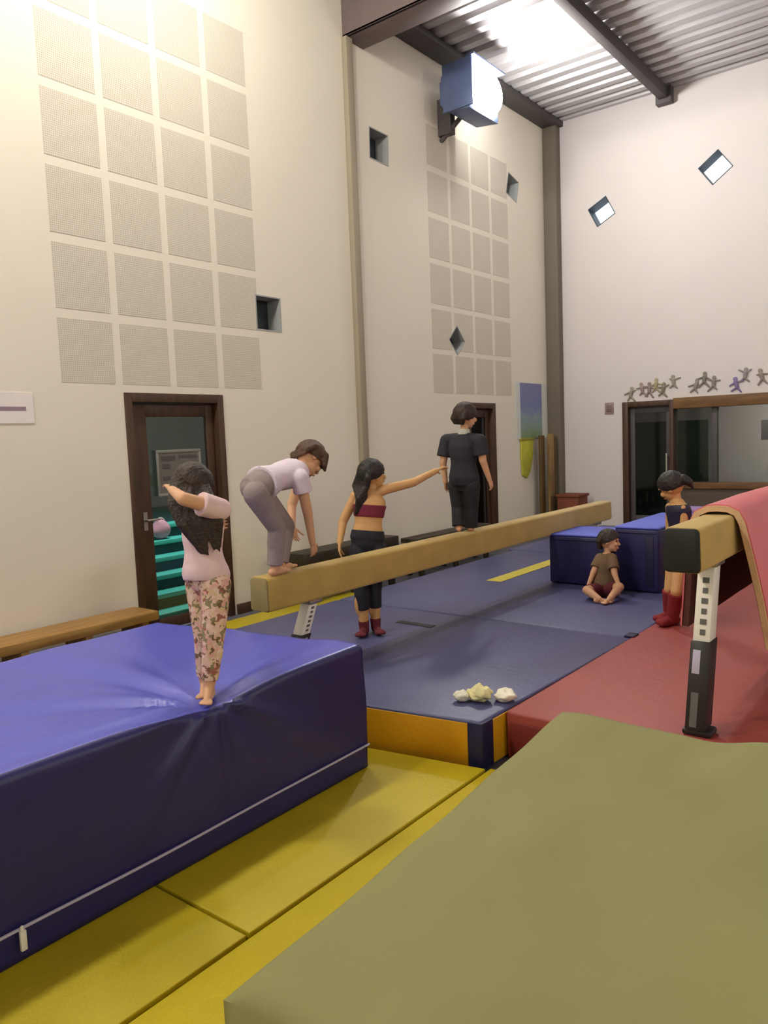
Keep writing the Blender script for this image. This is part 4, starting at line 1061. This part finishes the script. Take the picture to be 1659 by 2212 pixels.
for sd in 'lr':
    a, b, c = p.J['hip_' + sd], p.J['kn_' + sd], p.J['an_' + sd]
    g.tube(a + (b - a) * .5, b, .058 * p.k, .052 * p.k); g.tube(b, b + (c - b) * .42, .052 * p.k, .048 * p.k, 's', 'f')
build('leggings', g, M['short_black'], p.root, remesh=.0055, soft=2)
for sd in 'lr': p.sock(sd, M['maroon_d'], .72)
L = []; rng = random.Random(11)
for i in range(22):
    a = rng.uniform(-1, 1); b = rng.uniform(0, 1)
    q0 = p.at(-.045 - .035 * b, .04 - .05 * b, a * .06); q1 = p.at(-.085, -.07, a * .07 - .02) - CAM_R * .01
    q2 = p.J['neck'] - CAM_F * (.075 + .02 * b) - CAM_R * (.035 + .05 * b) - Vector((0, 0, .01 + .03 * b)); q3 = q2 - Vector((0, 0, .06 + .05 * b)) - CAM_R * rng.uniform(-.02, .03) + CAM_F * .01
    L.append(([q0, q1, q2, q3], [.026, .026, .022, .008]))
p.hair(M['hair_black'], L, vol=.014)

# boy in black on the beam, seen from behind
p = Person('boy', 'boy in black t-shirt and trousers standing on the far half of the balance beam', 1.08, ((1, 0, 0), (1, -.35, 0)), M['skin'], girth=1.06)
p.legf = Vector((1, 0, 0)); p.ground = .89
p.body(curl=.4)
p.tshirt('t_shirt', M['tee_black'], t0=-.06, sleeve=.72, e=.018, hem=.014, collar=M['collar'])
p.trousers('trousers', M['trouser_black'], t1=.12, upto=.93, e=.013, flare=.014)
L = [([p.at(-.05, .04, a * .06), p.at(-.08, -.02, a * .065), p.at(-.07, -.06, a * .055)], [.024, .022, .012]) for a in (-1, -.6, -.2, .2, .6, 1)]
p.hair(M['hair_dark'], L, vol=.016)

# girl in a navy leotard by the second beam
p = Person('girl2', 'dark-haired girl in a navy leotard half hidden behind the black beam end', 1.12, (-CAM_R, -CAM_R * .75 + CAM_F * .75 - Vector((0, 0, .45))), M['skin_tan'])
p.legf = -CAM_R; p.ground = .25
p.body(curl=.4)
g = Geo(); p.torso(g, -.12, .90, .006); build('leotard', g, M['navy_leo'], p.root, remesh=.006, soft=1)
g = Geo()
for q in (-1, 1):
    for sgn in (-1, 1):
        a = p.J['pelvis'] + (p.J['neck'] - p.J['pelvis']) * .86 + p.lat * q * .05 + p.fwd * sgn * .05
        g.tube(a, p.J['neck'] - p.spine * .02 + p.lat * q * .05, .010, .010)
build('strap', g, M['navy_leo'], p.root, remesh=.004, soft=1)
for sd in 'lr': p.sock(sd, M['red_sock'], .06, .015)
L = [([p.at(-.07, .03, 0), p.at(-.105, .015, 0), p.at(-.13, -.02, 0), p.at(-.135, -.07, .01)], [.026, .034, .03, .008])]
p.hair(M['hair_black'], L, vol=.012)
build('hair_tie', Geo().ell(p.at(-.092, .02, 0), p.hf * .012, p.hr * .024, p.hu * .024, 16, 8), M['maroon'], p.root, smooth=True)

# child crouching on the landing mat in front of the blocks
p = Person('kid', 'barefoot child in olive-brown top sitting cross-legged in front of the blue foam blocks', 1.0, (-CAM_F * .6 + CAM_R * .6, CAM_R * .9 - CAM_F * .45), M['skin'])
p.legf = -CAM_F; p.ground = .25
p.body(curl=.3)
p.tshirt('t_shirt', M['olive_top'], t0=.04, sleeve=.7, e=.011, hem=.01)
p.trousers('shorts', M['maroon_d'], t1=.2, e=.010, knee_only=.8)
L = [([p.at(-.05, .04, a * .06), p.at(-.085, -.01, a * .066), p.at(-.08, -.07, a * .06)], [.024, .024, .012]) for a in (-1, -.6, -.2, .2, .6, 1)]
p.hair(M['hair_dark'], L, vol=.012)

# ------------------------------------------------------------------ camera, render look
cam = bpy.data.cameras.new('camera'); co = bpy.data.objects.new('camera', cam); COL.objects.link(co)
yaw, pitch, roll = math.radians(38.35), math.radians(-5.432), math.radians(-2.267)
fw = Vector((math.cos(yaw) * math.cos(pitch), math.sin(yaw) * math.cos(pitch), math.sin(pitch)))
r0 = Vector((math.sin(yaw), -math.cos(yaw), 0)); u0 = r0.cross(fw)
rt = r0 * math.cos(roll) + u0 * math.sin(roll); up = u0 * math.cos(roll) - r0 * math.sin(roll)
mw = Matrix((rt, up, -fw)).transposed().to_4x4(); mw.translation = (0, 0, 1.65); co.matrix_world = mw
cam.sensor_fit = 'VERTICAL'; cam.sensor_height = 24.0; cam.lens = 24.0 * 1668.4 / 2212; cam.clip_start = .05; cam.clip_end = 60
scene.camera = co
w = bpy.data.worlds.new('world'); scene.world = w; w.use_nodes = True
w.node_tree.nodes['Background'].inputs['Color'].default_value = (.55, .62, .75, 1); w.node_tree.nodes['Background'].inputs['Strength'].default_value = .3
vs = scene.view_settings; vs.view_transform = 'Standard'; vs.look = 'None'; vs.exposure = EXPOSURE; vs.gamma = 1.0; vs.use_curve_mapping = False
scene.cycles.use_denoising = True
scene.cycles.max_bounces = 8; scene.cycles.diffuse_bounces = 5; scene.cycles.transparent_max_bounces = 8
scene.cycles.sample_clamp_indirect = 6.0; scene.cycles.caustics_reflective = False; scene.cycles.caustics_refractive = False
